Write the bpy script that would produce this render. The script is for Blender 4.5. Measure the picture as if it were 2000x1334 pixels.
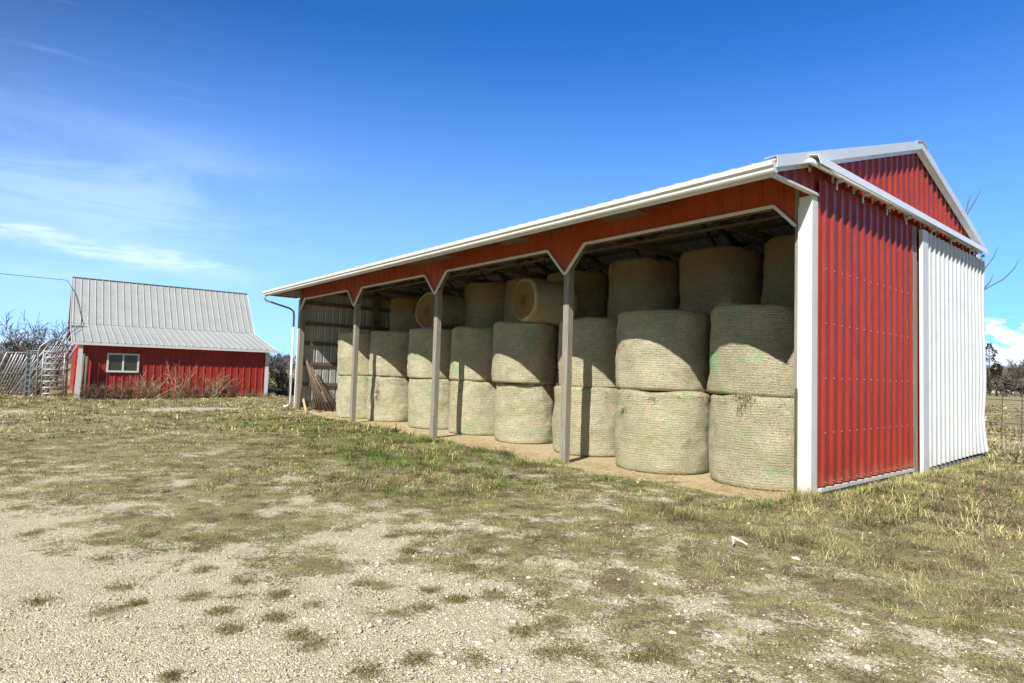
import bpy, bmesh, math, random
import numpy as np
from mathutils import Vector, Matrix, noise as mn
R=math.radians
scene=bpy.context.scene
col=scene.collection
for o in list(bpy.data.objects): bpy.data.objects.remove(o)

# ---------------------------------------------------------------- camera
cd=bpy.data.cameras.new('camera'); cam=bpy.data.objects.new('camera',cd); col.objects.link(cam)
cr=Vector((0.63758922,0.76976999,0.03048806)); cu=Vector((0.02005618,-0.05614828,0.99822098)); cf=Vector((-0.77011541,0.63584346,0.05123825))
cam.matrix_world=Matrix(((cr.x,cu.x,-cf.x,3.9012),(cr.y,cu.y,-cf.y,-8.6636),(cr.z,cu.z,-cf.z,1.6),(0,0,0,1)))
cd.sensor_width=36; cd.lens=1186.73/2000*36; cd.clip_start=.05; cd.clip_end=6000
scene.camera=cam
# ---------------------------------------------------------------- light
SUN=Vector((.42,-1.0,.97)).normalized()
SEL=math.asin(SUN.z); SROT=math.atan2(SUN.x,SUN.y)
sd=bpy.data.lights.new('sun','SUN'); sd.energy=5.0; sd.angle=R(.53); sd.color=(1,.955,.88)
so=bpy.data.objects.new('sun',sd); col.objects.link(so); so.rotation_euler=(-SUN).to_track_quat('-Z','Y').to_euler(); so.location=(10,-20,30)
scene.view_settings.view_transform='Standard'; scene.view_settings.look='None'
scene.view_settings.exposure=0.56; scene.view_settings.gamma=1

class NT:
    def __init__(s,nt): s.nt=nt; s.nt.nodes.clear()
    def n(s,t,**k):
        o=s.nt.nodes.new(t)
        for a,b in k.items():
            if a.startswith('i_'):
                o.inputs[a[2:].replace('_',' ')].default_value=b
            else: setattr(o,a,b)
        return o
    def l(s,a,b): s.nt.links.new(a,b)
    def val(s,sock,v):
        if hasattr(v,'is_output') or isinstance(v,bpy.types.NodeSocket): s.l(v,sock)
        else: sock.default_value=v
    def m(s,op,a,b=0.0,c=None,clamp=False):
        o=s.nt.nodes.new('ShaderNodeMath'); o.operation=op; o.use_clamp=clamp
        s.val(o.inputs[0],a); s.val(o.inputs[1],b)
        if c is not None: s.val(o.inputs[2],c)
        return o.outputs[0]
    def ramp(s,f,a,b,lo=0.,hi=1.,smooth=True):
        o=s.nt.nodes.new('ShaderNodeMapRange'); o.interpolation_type='SMOOTHSTEP' if smooth else 'LINEAR'
        s.val(o.inputs['Value'],f); o.inputs['From Min'].default_value=a; o.inputs['From Max'].default_value=b
        o.inputs['To Min'].default_value=lo; o.inputs['To Max'].default_value=hi
        return o.outputs['Result']
    def mix(s,f,a,b,mode='MIX'):
        o=s.nt.nodes.new('ShaderNodeMix'); o.data_type='RGBA'; o.blend_type=mode
        s.val(o.inputs[0],f); s.val(o.inputs[6],a if not isinstance(a,tuple) else (*a[:3],1)); s.val(o.inputs[7],b if not isinstance(b,tuple) else (*b[:3],1))
        return o.outputs[2]
    def noise(s,vec,scale,detail=4,rough=.55,dist=0,out=0):
        o=s.nt.nodes.new('ShaderNodeTexNoise'); o.inputs['Scale'].default_value=scale; o.inputs['Detail'].default_value=detail
        o.inputs['Roughness'].default_value=rough; o.inputs['Distortion'].default_value=dist
        if vec is not None: s.l(vec,o.inputs['Vector'])
        return o.outputs[out]
    def mapping(s,vec,scale=(1,1,1),loc=(0,0,0),rot=(0,0,0)):
        o=s.nt.nodes.new('ShaderNodeMapping'); s.l(vec,o.inputs['Vector'])
        o.inputs['Scale'].default_value=scale; s.val(o.inputs['Location'],loc); o.inputs['Rotation'].default_value=rot
        return o.outputs[0]
# ---------------------------------------------------------------- sky
w=bpy.data.worlds.new('World'); scene.world=w; w.use_nodes=True
t=NT(w.node_tree)
out=t.n('ShaderNodeOutputWorld'); bg=t.n('ShaderNodeBackground')
sky=t.n('ShaderNodeTexSky'); sky.sky_type='NISHITA'; sky.sun_disc=False; sky.sun_elevation=SEL; sky.sun_rotation=SROT
sky.altitude=300; sky.air_density=1.0; sky.dust_density=.35; sky.ozone_density=3.2
tc=t.n('ShaderNodeTexCoord'); sep=t.n('ShaderNodeSeparateXYZ'); t.l(tc.outputs['Generated'],sep.inputs[0])
el=t.m('MULTIPLY',t.m('ARCSINE',sep.outputs[2]),57.2958)
az0=t.m('MULTIPLY',t.m('ARCTAN2',sep.outputs[1],sep.outputs[0]),57.2958)
az=t.m('ADD',az0,t.m('MULTIPLY',t.m('LESS_THAN',az0,0.0),360.0))      # 0..360
cmb=t.n('ShaderNodeCombineXYZ'); t.l(az,cmb.inputs[0]); t.l(el,cmb.inputs[1])
def gauss(u0,u1,v0,sig):            # soft band between two azimuths round an elevation line v0(az)
    pass
def box(v,a,b,s):
    return t.m('MULTIPLY',t.ramp(v,a-s,a+s),t.ramp(v,b-s,b+s,1.,0.))
# long thin cirrus streak low on the left: elevation falls from 10.2 (az 185) to 7.6 (az 165)
line=t.m('SUBTRACT',el,t.m('ADD',t.m('MULTIPLY',t.m('SUBTRACT',az,165.0),.085),7.7))
wv=t.m('MULTIPLY',t.m('SUBTRACT',t.noise(t.mapping(cmb.outputs[0],(.12,.3,1)),1.0,5,.6),.5),3.2)
line=t.m('ADD',line,wv)
streak=t.m('MULTIPLY',t.m('EXPONENT',t.m('MULTIPLY',t.m('MULTIPLY',line,line),-2.6)),box(az,166,192,5))
tex1=t.noise(t.mapping(cmb.outputs[0],(.10,.7,1),rot=(0,0,-.12)),1.6,6,.62,.6)
streak=t.m('MULTIPLY',streak,t.ramp(tex1,.30,.62))
# broad wispy veil
tex2=t.noise(t.mapping(cmb.outputs[0],(.035,.16,1),rot=(0,0,.30)),1.5,7,.60,.9)
veil=t.m('MULTIPLY',t.ramp(tex2,.34,.72),t.m('MULTIPLY',box(az,163,190,9),box(el,5,17,5)))
# thin high streaks
tex3=t.noise(t.mapping(cmb.outputs[0],(.05,.9,1),rot=(0,0,.22)),1.1,6,.6,.3)
high=t.m('MULTIPLY',t.ramp(tex3,.56,.75),t.m('MULTIPLY',box(az,168,186,6),box(el,20,27,3)))
vm_=t.n('ShaderNodeVectorMath'); vm_.operation='DOT_PRODUCT'; t.l(tc.outputs['Generated'],vm_.inputs[0]); vm_.inputs[1].default_value=SUN
away=t.ramp(vm_.outputs['Value'],.35,-.25,0.,1.)          # the polarised deep blue side, away from the sun
# low haze near the horizon
haze=t.m('MULTIPLY',t.ramp(el,-6,32,.68,0.),t.m('ADD',.35,t.m('MULTIPLY',away,.65)))
hazeL=t.m('MULTIPLY',haze,t.ramp(az,95,185,.65,1.0))
# cumulus low on the right
n4=t.noise(t.mapping(cmb.outputs[0],(.30,.55,1)),1.3,7,.6)
cum=t.m('MULTIPLY',t.ramp(t.m('ADD',n4,t.ramp(el,1.5,5.6,.30,-.06,False)),.52,.62),t.m('MULTIPLY',box(az,90,102.9,1.2),t.ramp(el,4.6,5.6,1.,0.)))
n5=t.noise(t.mapping(cmb.outputs[0],(.5,.9,1),loc=(3,1,0)),1.0,6,.6)
cumL=t.m('MULTIPLY',t.ramp(t.m('ADD',n5,t.ramp(el,.5,3.4,.2,-.2,False)),.5,.66),t.m('MULTIPLY',box(az,178,192,2),t.ramp(el,3,4,1.,0.)))
tint=t.mix(away,(.42,.50,.60),(.24,1.02,1.92))
skyc=t.mix(1.0,sky.outputs[0],tint,'MULTIPLY')
c=t.mix(hazeL,skyc,(7.2,10.2,15.6))
c=t.mix(t.m('MULTIPLY',veil,.34),c,(8.6,10.8,15.2))
c=t.mix(t.m('MULTIPLY',streak,.42),c,(12.6,13.6,15.4))
c=t.mix(t.m('MULTIPLY',high,.09),c,(10.,11.8,14.5))
cc=t.mix(t.ramp(n4,.4,.7),(11.0,12.2,14.),(15.2,15.4,15.6))
c=t.mix(t.m('MULTIPLY',cum,.8),c,cc)
c=t.mix(t.m('MULTIPLY',cumL,.45),c,cc)
t.l(c,bg.inputs['Color']); bg.inputs['Strength'].default_value=.072
t.l(bg.outputs[0],out.inputs[0])

# ---------------------------------------------------------------- helpers
def tag(o,label=None,cat=None,group=None,kind=None):
    if label: o['label']=label
    if cat: o['category']=cat
    if group: o['group']=group
    if kind: o['kind']=kind
    return o
def thing(name,label,cat,loc=(0,0,0),rz=0,group=None):
    o=bpy.data.objects.new(name,None); col.objects.link(o); o.location=loc; o.rotation_euler=(0,0,rz); o.empty_display_size=.2
    return tag(o,label,cat,group)
def link(name,me,parent=None,mats=()):
    for m in mats: me.materials.append(m)
    o=bpy.data.objects.new(name,me); col.objects.link(o)
    if parent: o.parent=parent
    return o
class MB:
    def __init__(s): s.v=[]; s.f=[]; s.mi=[]
    def add(s,vs,fs,mi=0):
        b=len(s.v); s.v+= [tuple(x) for x in vs]; s.f+=[tuple(b+i for i in f) for f in fs]; s.mi+=[mi]*len(fs)
    def box(s,a,b,mi=0,M=None):
        (x0,y0,z0),(x1,y1,z1)=a,b
        vs=[(x0,y0,z0),(x1,y0,z0),(x1,y1,z0),(x0,y1,z0),(x0,y0,z1),(x1,y0,z1),(x1,y1,z1),(x0,y1,z1)]
        if M is not None: vs=[M@Vector(v) for v in vs]
        s.add(vs,[(0,3,2,1),(4,5,6,7),(0,1,5,4),(1,2,6,5),(2,3,7,6),(3,0,4,7)],mi)
    def beam(s,p,q,wx,wy,mi=0,up=(0,0,1),tw=0.):
        p=Vector(p);q=Vector(q);d=(q-p).normalized();u=Vector(up)
        if abs(d.dot(u))>.99: u=Vector((0,1,0))
        a=d.cross(u).normalized(); b=a.cross(d).normalized()
        if tw: a,b=a*math.cos(tw)+b*math.sin(tw), b*math.cos(tw)-a*math.sin(tw)
        a*=wx/2;b*=wy/2
        vs=[p-a-b,p+a-b,p+a+b,p-a+b,q-a-b,q+a-b,q+a+b,q-a+b]
        s.add(vs,[(0,3,2,1),(4,5,6,7),(0,1,5,4),(1,2,6,5),(2,3,7,6),(3,0,4,7)],mi)
    def tube(s,pts,r,n=8,mi=0,cap=True):
        pts=[Vector(p) for p in pts]; rs=r if isinstance(r,(list,tuple)) else [r]*len(pts)
        b=len(s.v); prev=None
        for i,p in enumerate(pts):
            d=(pts[min(i+1,len(pts)-1)]-pts[max(i-1,0)]).normalized()
            if prev is None:
                u=Vector((0,0,1)) if abs(d.z)<.9 else Vector((1,0,0)); a=d.cross(u).normalized()
            else: a=(prev-d*prev.dot(d)).normalized()
            prev=a; c_=d.cross(a)
            for k in range(n):
                th=2*math.pi*k/n; s.v.append(tuple(p+(a*math.cos(th)+c_*math.sin(th))*rs[i]))
        for i in range(len(pts)-1):
            for k in range(n):
                k2=(k+1)%n; s.f.append((b+i*n+k,b+i*n+k2,b+(i+1)*n+k2,b+(i+1)*n+k)); s.mi.append(mi)
        if cap:
            s.f.append(tuple(b+k for k in range(n))[::-1]); s.mi.append(mi)
            e=b+(len(pts)-1)*n; s.f.append(tuple(e+k for k in range(n))); s.mi.append(mi)
    def prism(s,poly,origin,U,V,N,th,mi=0):     # polygon in (u,v), extruded along N by th
        O=Vector(origin);U=Vector(U);V=Vector(V);N=Vector(N); n=len(poly)
        vs=[O+U*a+V*b for a,b in poly]+[O+U*a+V*b+N*th for a,b in poly]
        s.add(vs,[tuple(range(n))[::-1],tuple(range(n,2*n))]+[(i,(i+1)%n,n+(i+1)%n,n+i) for i in range(n)],mi)
    def build(s,name,mats,parent=None,smooth=False):
        me=bpy.data.meshes.new(name); me.from_pydata(s.v,[],s.f)
        if not isinstance(mats,(list,tuple)): mats=[mats]
        o=link(name,me,parent,mats)
        me.polygons.foreach_set('material_index',s.mi)
        bm=bmesh.new(); bm.from_mesh(me); bmesh.ops.recalc_face_normals(bm,faces=bm.faces); bm.to_mesh(me); bm.free()
        if smooth: me.polygons.foreach_set('use_smooth',[True]*len(me.polygons))
        me.update(); return o
def bevel(o,wd=.006,seg=2):
    m=o.modifiers.new('bevel','BEVEL'); m.width=wd; m.segments=seg; m.limit_method='ANGLE'; m.angle_limit=R(40); return o

# ---------------------------------------------------------------- materials
def newmat(name):
    m=bpy.data.materials.new(name); m.use_nodes=True; t=NT(m.node_tree)
    o=t.n('ShaderNodeOutputMaterial'); b=t.n('ShaderNodeBsdfPrincipled'); t.l(b.outputs[0],o.inputs[0])
    return m,t,b
def bump(t,b,h,strength=.3,dist=.01):
    n=t.n('ShaderNodeBump'); n.inputs['Strength'].default_value=strength; n.inputs['Distance'].default_value=dist
    t.l(h,n.inputs['Height']); t.l(n.outputs[0],b.inputs['Normal']); return n
def painted(name,c1,c2,rough=.42,dirt=(.30,.22,.15),dirtamt=.15,streak=True,metal=0.,low=True):
    m,t,b=newmat(name); g=t.n('ShaderNodeNewGeometry').outputs['Position']
    a=t.noise(g,1.3,6,.65); c=t.mix(t.ramp(a,.35,.7),c1,c2)
    s=t.noise(t.mapping(g,(9,9,.55)),1.0,6,.7)
    c=t.mix(t.m('MULTIPLY',t.ramp(s,.52,.8),dirtamt),c,dirt)
    if low:      # splashed soil along the foot of the sheets
        sp=t.n('ShaderNodeSeparateXYZ'); t.l(g,sp.inputs[0])
        k=t.m('MULTIPLY',t.ramp(t.m('ADD',sp.outputs[2],t.m('MULTIPLY',t.m('SUBTRACT',t.noise(g,5,4,.6),.5),.5)),0.0,.4,1.,0.),.22)
        c=t.mix(k,c,(.33,.25,.16))
    t.l(c,b.inputs['Base Color']); b.inputs['Metallic'].default_value=metal
    t.l(t.ramp(t.noise(g,6,5,.6),.3,.75,rough-.08,rough+.15),b.inputs['Roughness'])
    bump(t,b,t.noise(g,2.6,3,.5),.12,.02)
    return m
M={}
M['red']=painted('red_metal',(.29,.027,.012),(.24,.022,.011),.42,(.22,.04,.03),.2)
M['red_header']=painted('red_header_metal',(.42,.064,.014),(.34,.048,.012),.45,(.22,.05,.03),.3,low=False)
M['red_old']=painted('old_red_metal',(.33,.026,.019),(.27,.022,.017),.55,(.20,.06,.05),.5)
M['white']=painted('white_metal',(.56,.585,.59),(.50,.525,.535),.42,(.45,.42,.36),.18)
M['trim']=painted('white_trim',(.66,.665,.65),(.60,.605,.585),.45,(.50,.46,.38),.22)
M['gutter']=painted('gutter_metal',(.68,.68,.65),(.61,.605,.565),.42,(.35,.30,.22),.35,low=False)
M['liner']=painted('bare_metal_back',(.52,.54,.54),(.42,.44,.43),.45,(.30,.28,.24),.4,metal=.35)
M['galv']=painted('galvanised_roof',(.40,.415,.40),(.36,.375,.36),.5,(.30,.29,.26),.15,metal=.1,low=False)
M['rooftop']=painted('pale_roof',(.58,.60,.60),(.52,.54,.55),.4,(.4,.38,.34),.25,low=False)
M['silver']=painted('silver_trim',(.72,.75,.77),(.67,.70,.72),.36,(.5,.49,.46),.08,metal=.15,low=False)
M['steel']=painted('galvanised_tube',(.34,.36,.38),(.25,.27,.29),.45,(.18,.17,.15),.4,metal=.3,low=False)
M['dark_steel']=painted('dark_steel',(.10,.10,.09),(.06,.06,.05),.6,(.14,.07,.03),.5,low=False)
M['green_steel']=painted('green_steel',(.13,.13,.05),(.08,.09,.04),.6,(.20,.12,.05),.5,low=False)
M['skirt']=painted('grey_skirt',(.30,.30,.29),(.20,.20,.20),.7,(.16,.14,.12),.5)
def wood(name,c1,c2,c3,scale=(30,30,1.6),axis_gen=True,rough=.8):
    m,t,b=newmat(name); g=t.n('ShaderNodeTexCoord').outputs['Object']
    v=t.mapping(g,scale)
    n=t.noise(v,1,6,.65,.4); c=t.mix(t.ramp(n,.3,.7),c1,c2)
    n2=t.noise(t.mapping(g,(scale[0]*2.5,scale[1]*2.5,scale[2]*.8)),1,4,.7)
    c=t.mix(t.ramp(n2,.58,.72),c,c3)
    kn=t.n('ShaderNodeTexVoronoi'); kn.inputs['Scale'].default_value=1; t.l(t.mapping(g,(5,5,2.4)),kn.inputs['Vector'])
    c=t.mix(t.ramp(kn.outputs['Distance'],.05,.13,.75,0.),c,c3)
    t.l(c,b.inputs['Base Color']); b.inputs['Roughness'].default_value=rough
    bump(t,b,t.m('ADD',n,t.m('MULTIPLY',n2,.6)),.5,.006); return m
M['post']=wood('weathered_post',(.30,.28,.22),(.19,.18,.145),(.13,.115,.085))
M['lumber']=wood('dusty_lumber',(.19,.14,.085),(.13,.095,.055),(.06,.045,.03),(3,3,3))
M['soffit']=wood('dark_soffit',(.10,.07,.04),(.07,.05,.03),(.04,.03,.02),(3,3,3))
M['newwood']=wood('pale_board',(.62,.50,.30),(.52,.40,.22),(.35,.25,.13))
M['pole']=wood('brown_pole',(.20,.14,.085),(.12,.085,.055),(.05,.035,.025))
M['darkpost']=wood('dark_post',(.17,.14,.10),(.10,.08,.06),(.04,.03,.025))
def simple(name,c,rough=.8,c2=None,sc=8,sub=None):
    m,t,b=newmat(name)
    if c2: 
        g=t.n('ShaderNodeNewGeometry').outputs['Position']; t.l(t.mix(t.ramp(t.noise(g,sc,4,.6),.35,.65),c,c2),b.inputs['Base Color'])
    else: b.inputs['Base Color'].default_value=(*c,1)
    b.inputs['Roughness'].default_value=rough; return m
M['stem']=simple('dry_stem',(.30,.22,.14),.9,(.17,.12,.08),3)
M['straw']=simple('dry_straw',(.55,.44,.22),.9,(.38,.28,.12),3)
M['twig']=simple('grey_twig',(.17,.14,.115),.9,(.10,.08,.065),2)
M['twigfar']=simple('far_twig',(.17,.145,.125),.95,(.11,.095,.08),.05)
M['needle']=simple('conifer_needle',(.030,.045,.016),.9,(.085,.060,.022),.35)
M['cable']=simple('cable',(.03,.03,.03),.6)
M['plastic']=simple('white_plastic',(.5,.5,.49),.5)
M['gap']=simple('dark_interior',(.01,.01,.01),.9)
m,t,b=newmat('window_glass'); b.inputs['Base Color'].default_value=(.03,.04,.035,1); b.inputs['Roughness'].default_value=.06; b.inputs['Metallic'].default_value=0; M['glass']=m
b.inputs['Specular IOR Level'].default_value=.8

# hay
def hay(name,face=False,amber=0.0):
    m,t,b=newmat(name); tcn=t.n('ShaderNodeTexCoord'); g=tcn.outputs['Object']
    oi=t.n('ShaderNodeObjectInfo'); rnd=oi.outputs['Random']
    off=t.n('ShaderNodeCombineXYZ'); t.l(t.m('MULTIPLY',rnd,37.),off.inputs[0]); t.l(t.m('MULTIPLY',rnd,91.),off.inputs[2])
    va=t.n('ShaderNodeVectorMath'); va.operation='ADD'; t.l(g,va.inputs[0]); t.l(off.outputs[0],va.inputs[1]); v=va.outputs[0]
    sp=t.n('ShaderNodeSeparateXYZ'); t.l(g,sp.inputs[0])
    big=t.noise(v,1.6,4,.6); med=t.noise(v,6,6,.7,1.0)
    fib=t.noise(t.mapping(v,(14,14,60)),1,4,.7,1.8); fine=t.noise(t.mapping(v,(46,46,70)),1,5,.8,1.6)
    c=t.mix(t.ramp(big,.36,.66),(.66,.59,.40),(.47,.455,.30))
    c=t.mix(t.ramp(rnd,0,1,0,.22,False),c,(.36,.38,.19))
    c=t.mix(t.ramp(med,.42,.68,0,.55),c,(.58,.50,.31))
    c=t.mix(t.ramp(fine,.50,.62,0,.95),c,(.15,.12,.065))
    c=t.mix(t.ramp(fine,.36,.47,.75,0.),c,(.84,.79,.62))
    # straw swirls: dark strands broken up
    wv=t.n('ShaderNodeTexWave'); wv.wave_type='BANDS'; wv.bands_direction='DIAGONAL'; wv.inputs['Scale'].default_value=9; wv.inputs['Distortion'].default_value=22; wv.inputs['Detail'].default_value=5; wv.inputs['Detail Scale'].default_value=2.2; t.l(v,wv.inputs['Vector'])
    c=t.mix(t.m('MULTIPLY',t.ramp(wv.outputs['Fac'],.75,.98),.40),c,(.16,.13,.07))
    # net wrap lines round the bale
    zz=t.m('ADD',sp.outputs[2],t.m('MULTIPLY',t.m('SUBTRACT',t.noise(v,4.5,4,.7),.5),.075))
    ln=t.m('SINE',t.m('MULTIPLY',zz,2*math.pi/.043))
    brk=t.ramp(t.noise(t.mapping(v,(7,7,16)),1,5,.8),.42,.62)
    lm=t.m('MULTIPLY',t.ramp(ln,.35,.95),brk)
    c=t.mix(t.m('MULTIPLY',lm,.32),c,(.76,.74,.64))
    dk=t.m('MULTIPLY',t.ramp(ln,-.95,-.45,1.,0.),t.ramp(t.noise(t.mapping(v,(6,6,14),loc=(4,2,1)),1,5,.8),.44,.62))
    c=t.mix(t.m('MULTIPLY',dk,.34),c,(.18,.15,.09))
    # worn net sheen patches and green marks
    gl=t.ramp(t.noise(t.mapping(v,(1.4,1.4,2.8),loc=(7,3,5)),1,5,.65,.8),.60,.74)
    c=t.mix(t.m('MULTIPLY',t.m('MULTIPLY',gl,t.ramp(ln,-.6,.9)),.55),c,(.74,.74,.66))
    gn=t.n('ShaderNodeCombineXYZ'); t.l(t.m('MULTIPLY',rnd,53.),gn.inputs[1])
    vg=t.n('ShaderNodeVectorMath'); vg.operation='ADD'; t.l(v,vg.inputs[0]); t.l(gn.outputs[0],vg.inputs[1])
    gp=t.m('MULTIPLY',t.ramp(t.noise(t.mapping(vg.outputs[0],(1.9,1.9,2.2),rot=(.5,.3,0)),1,3,.5,.8),.585,.69),t.ramp(fine,.42,.58))
    c=t.mix(t.m('MULTIPLY',gp,.80),c,(.13,.46,.19))
    # patches of fresher green and browner hay
    c=t.mix(t.ramp(t.noise(t.mapping(vg.outputs[0],(.9,.9,3.4),loc=(3,9,1)),1,4,.6,.6),.52,.70,0,.45),c,(.33,.38,.16))
    c=t.mix(t.ramp(t.noise(t.mapping(vg.outputs[0],(1.3,1.3,2.4),loc=(13,2,7)),1,4,.6,.6),.56,.72,0,.45),c,(.42,.31,.15))
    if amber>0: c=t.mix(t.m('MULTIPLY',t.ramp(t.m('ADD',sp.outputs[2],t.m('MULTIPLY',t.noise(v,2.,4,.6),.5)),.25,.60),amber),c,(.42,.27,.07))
    if amber>0: c=t.mix(amber*.5,c,(.20,.17,.09))  # top-layer hay darkened in colour to stand in for the dim shed interior
    pass
    zt=t.ramp(sp.outputs[2],.15,.70)
    c=t.mix(t.m('MULTIPLY',t.m('MULTIPLY',zt,t.ramp(rnd,.3,.8)),.0),c,(.5,.34,.1))
    t.l(c,b.inputs['Base Color']); b.inputs['Roughness'].default_value=.85
    b.inputs['Specular IOR Level'].default_value=.2
    h=t.m('ADD',t.m('ADD',t.m('MULTIPLY',lm,.55),t.m('MULTIPLY',dk,-.6)),t.m('ADD',t.m('MULTIPLY',fine,1.3),t.m('ADD',t.m('MULTIPLY',fib,.6),t.m('MULTIPLY',med,1.5))))
    bump(t,b,h,.85,.022); return m
M['hay']=hay('hay_in_net_wrap'); M['hay_amber']=hay('amber_hay',amber=.85); M['hay_top']=hay('shade_toned_hay',amber=.5)
m,t,b=newmat('hay_end_face'); g=t.n('ShaderNodeTexCoord').outputs['Object']
sp=t.n('ShaderNodeSeparateXYZ'); t.l(g,sp.inputs[0]); rr=t.m('SQRT',t.m('ADD',t.m('MULTIPLY',sp.outputs[0],sp.outputs[0]),t.m('MULTIPLY',sp.outputs[1],sp.outputs[1])))
an=t.m('ARCTAN2',sp.outputs[1],sp.outputs[0])
sw=t.m('SINE',t.m('ADD',t.m('MULTIPLY',rr,34.),t.m('ADD',an,t.m('MULTIPLY',t.noise(g,7,6,.8),60.))))
c=t.mix(t.ramp(sw,-.6,.9),(.26,.15,.05),(.52,.33,.11)); fi=t.noise(g,55,4,.8,1.5)
c=t.mix(t.ramp(fi,.5,.68,0,.8),c,(.62,.44,.17)); c=t.mix(t.ramp(fi,.3,.42,.8,0.),c,(.10,.055,.02))
c=t.mix(t.ramp(rr,.05,.22,.6,0.),c,(.10,.05,.015))
t.l(c,b.inputs['Base Color']); b.inputs['Roughness'].default_value=.9; bump(t,b,t.m('ADD',fi,t.m('MULTIPLY',sw,.35)),.9,.03); M['hayface']=m

# ---------------------------------------------------------------- ground
rs=np.random.RandomState(7)
def hash2(ix,iy,seed):
    h=(ix.astype(np.int64)*374761393+iy.astype(np.int64)*668265263+seed*974711)&0x7fffffff
    h=((h^(h>>13))*1274126177)&0x7fffffff
    h=(h^(h>>16))&0xffffff
    return h/float(0xffffff)
def vnoise(x,y,seed=0):
    ix=np.floor(x);iy=np.floor(y);fx=x-ix;fy=y-iy;fx=fx*fx*(3-2*fx);fy=fy*fy*(3-2*fy)
    a=hash2(ix,iy,seed);b=hash2(ix+1,iy,seed);c=hash2(ix,iy+1,seed);d=hash2(ix+1,iy+1,seed)
    return (a*(1-fx)+b*fx)*(1-fy)+(c*(1-fx)+d*fx)*fy
def fbm(x,y,seed=0,oct=4,g=.5):
    s=0;a=1;tot=0
    for i in range(oct):
        s=s+a*vnoise(x*2**i+i*17.3,y*2**i-i*9.1,seed+i);tot+=a;a*=g
    return s/tot
CP=np.array([(-24.33,-8.81,0.95,0.15,0.5),(-23.97,-6.61,0.95,0.2,0.5),(-23.43,-3.30,0.9,0.25,0.4),(-22.97,-0.47,0.9,0.3,0.4),(-15.83,-8.74,0.85,0.25,0.3),(-13.70,-6.83,0.85,0.35,0.3),(-11.68,-5.03,0.8,0.4,0.3),(-12.21,-3.07,0.9,0.7,0.5),(-11.73,-1.88,0.95,0.8,0.7),(-10.44,-8.69,0.75,0.3,0.15),(-8.33,-7.36,0.7,0.4,0.15),(-8.23,-5.82,0.7,0.4,0.2),(-7.02,-4.85,0.8,0.65,0.4),(-7.68,-3.07,0.95,0.8,0.8),(-6.34,-2.08,0.95,0.8,0.9),(-5.31,-1.60,0.8,0.75,0.7),(-6.47,-8.66,0.6,0.4,0.1),(-5.63,-7.90,0.7,0.4,0.1),(-5.01,-6.86,0.6,0.3,0.1),(-4.04,-5.87,0.6,0.5,0.2),(-3.85,-4.90,0.8,0.7,0.7),(-3.32,-4.00,0.85,0.65,0.8),(-3.39,-2.55,0.8,0.65,0.7),(-2.20,-2.11,0.55,0.6,0.4),(-1.60,-1.10,0.5,0.7,0.3),(-0.86,-0.93,0.6,0.5,0.4),(-4.23,-8.64,0.25,0.4,0.1),(-3.61,-8.04,0.45,0.5,0.1),(-3.21,-7.44,0.6,0.5,0.1),(-2.61,-6.86,0.6,0.5,0.15),(-2.60,-6.08,0.5,0.5,0.2),(-2.17,-5.40,0.3,0.6,0.3),(-1.71,-4.69,0.45,0.6,0.4),(-1.63,-3.61,0.5,0.6,0.3),(-0.77,-3.20,0.6,0.5,0.5),(-0.43,-2.19,0.85,0.4,0.7),(-0.04,-1.07,0.95,0.35,0.8),(0.52,-0.17,0.95,0.3,0.8),(1.11,0.78,0.95,0.3,0.8),(1.30,3.79,0.95,0.25,0.7),(1.89,2.02,0.95,0.25,0.7),(-2.62,-8.63,0.05,0.4,0.1),(-2.18,-7.97,0.1,0.4,0.1),(-1.73,-7.30,0.25,0.5,0.1),(-1.51,-6.73,0.3,0.5,0.1),(-1.29,-6.12,0.45,0.5,0.2),(-0.90,-5.54,0.55,0.55,0.3),(-0.63,-4.84,0.5,0.5,0.2),(-0.10,-4.34,0.55,0.35,0.2),(0.31,-3.71,0.75,0.4,0.3),(0.54,-2.73,0.9,0.4,0.5),(1.01,-2.02,0.95,0.35,0.8),(1.63,-1.74,0.95,0.3,0.8),(1.98,-0.54,0.95,0.35,0.8),(2.41,-0.56,0.95,0.35,0.7),(-1.33,-8.61,0,0.4,0.1),(-0.96,-8.09,0.03,0.4,0.1),(-0.68,-7.54,0.06,0.4,0.1),(-0.37,-6.94,0.06,0.4,0.1),(-0.14,-6.25,0.15,0.4,0.1),(0.22,-5.55,0.35,0.35,0.1),(0.56,-5.05,0.45,0.35,0.1),(0.92,-4.54,0.55,0.4,0.2),(1.28,-4.01,0.65,0.45,0.3),(1.65,-3.48,0.7,0.4,0.3),(2.02,-2.93,0.85,0.4,0.5),(2.41,-2.37,0.9,0.4,0.6),(2.70,-2.16,0.85,0.4,0.5),(-0.26,-8.60,0,0.4,0.1),(0.19,-7.98,0,0.4,0.1),(0.66,-7.34,0,0.4,0.1),(0.83,-6.81,0.05,0.3,0.1),(1.08,-6.26,0.12,0.2,0.1),(1.44,-5.98,0.25,0.2,0.05),(1.62,-5.50,0.3,0.2,0.05),(1.79,-4.91,0.35,0.25,0.1),(2.09,-4.49,0.45,0.35,0.15),(2.39,-4.06,0.4,0.3,0.1),(2.66,-3.42,0.55,0.35,0.2),(2.94,-4.11,0.5,0.2,0.1),(2.16,-5.29,0.3,0.15,0.05),(-0.29,-0.61,0.9,0.4,0.7),(-0.11,1.42,0.95,0.6,0.7),(0.19,5.34,0.95,0.35,0.6),(-1.11,15.97,0.95,0.1,0.7),(-18.58,102.22,0.95,0.2,0.4),])
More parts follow.
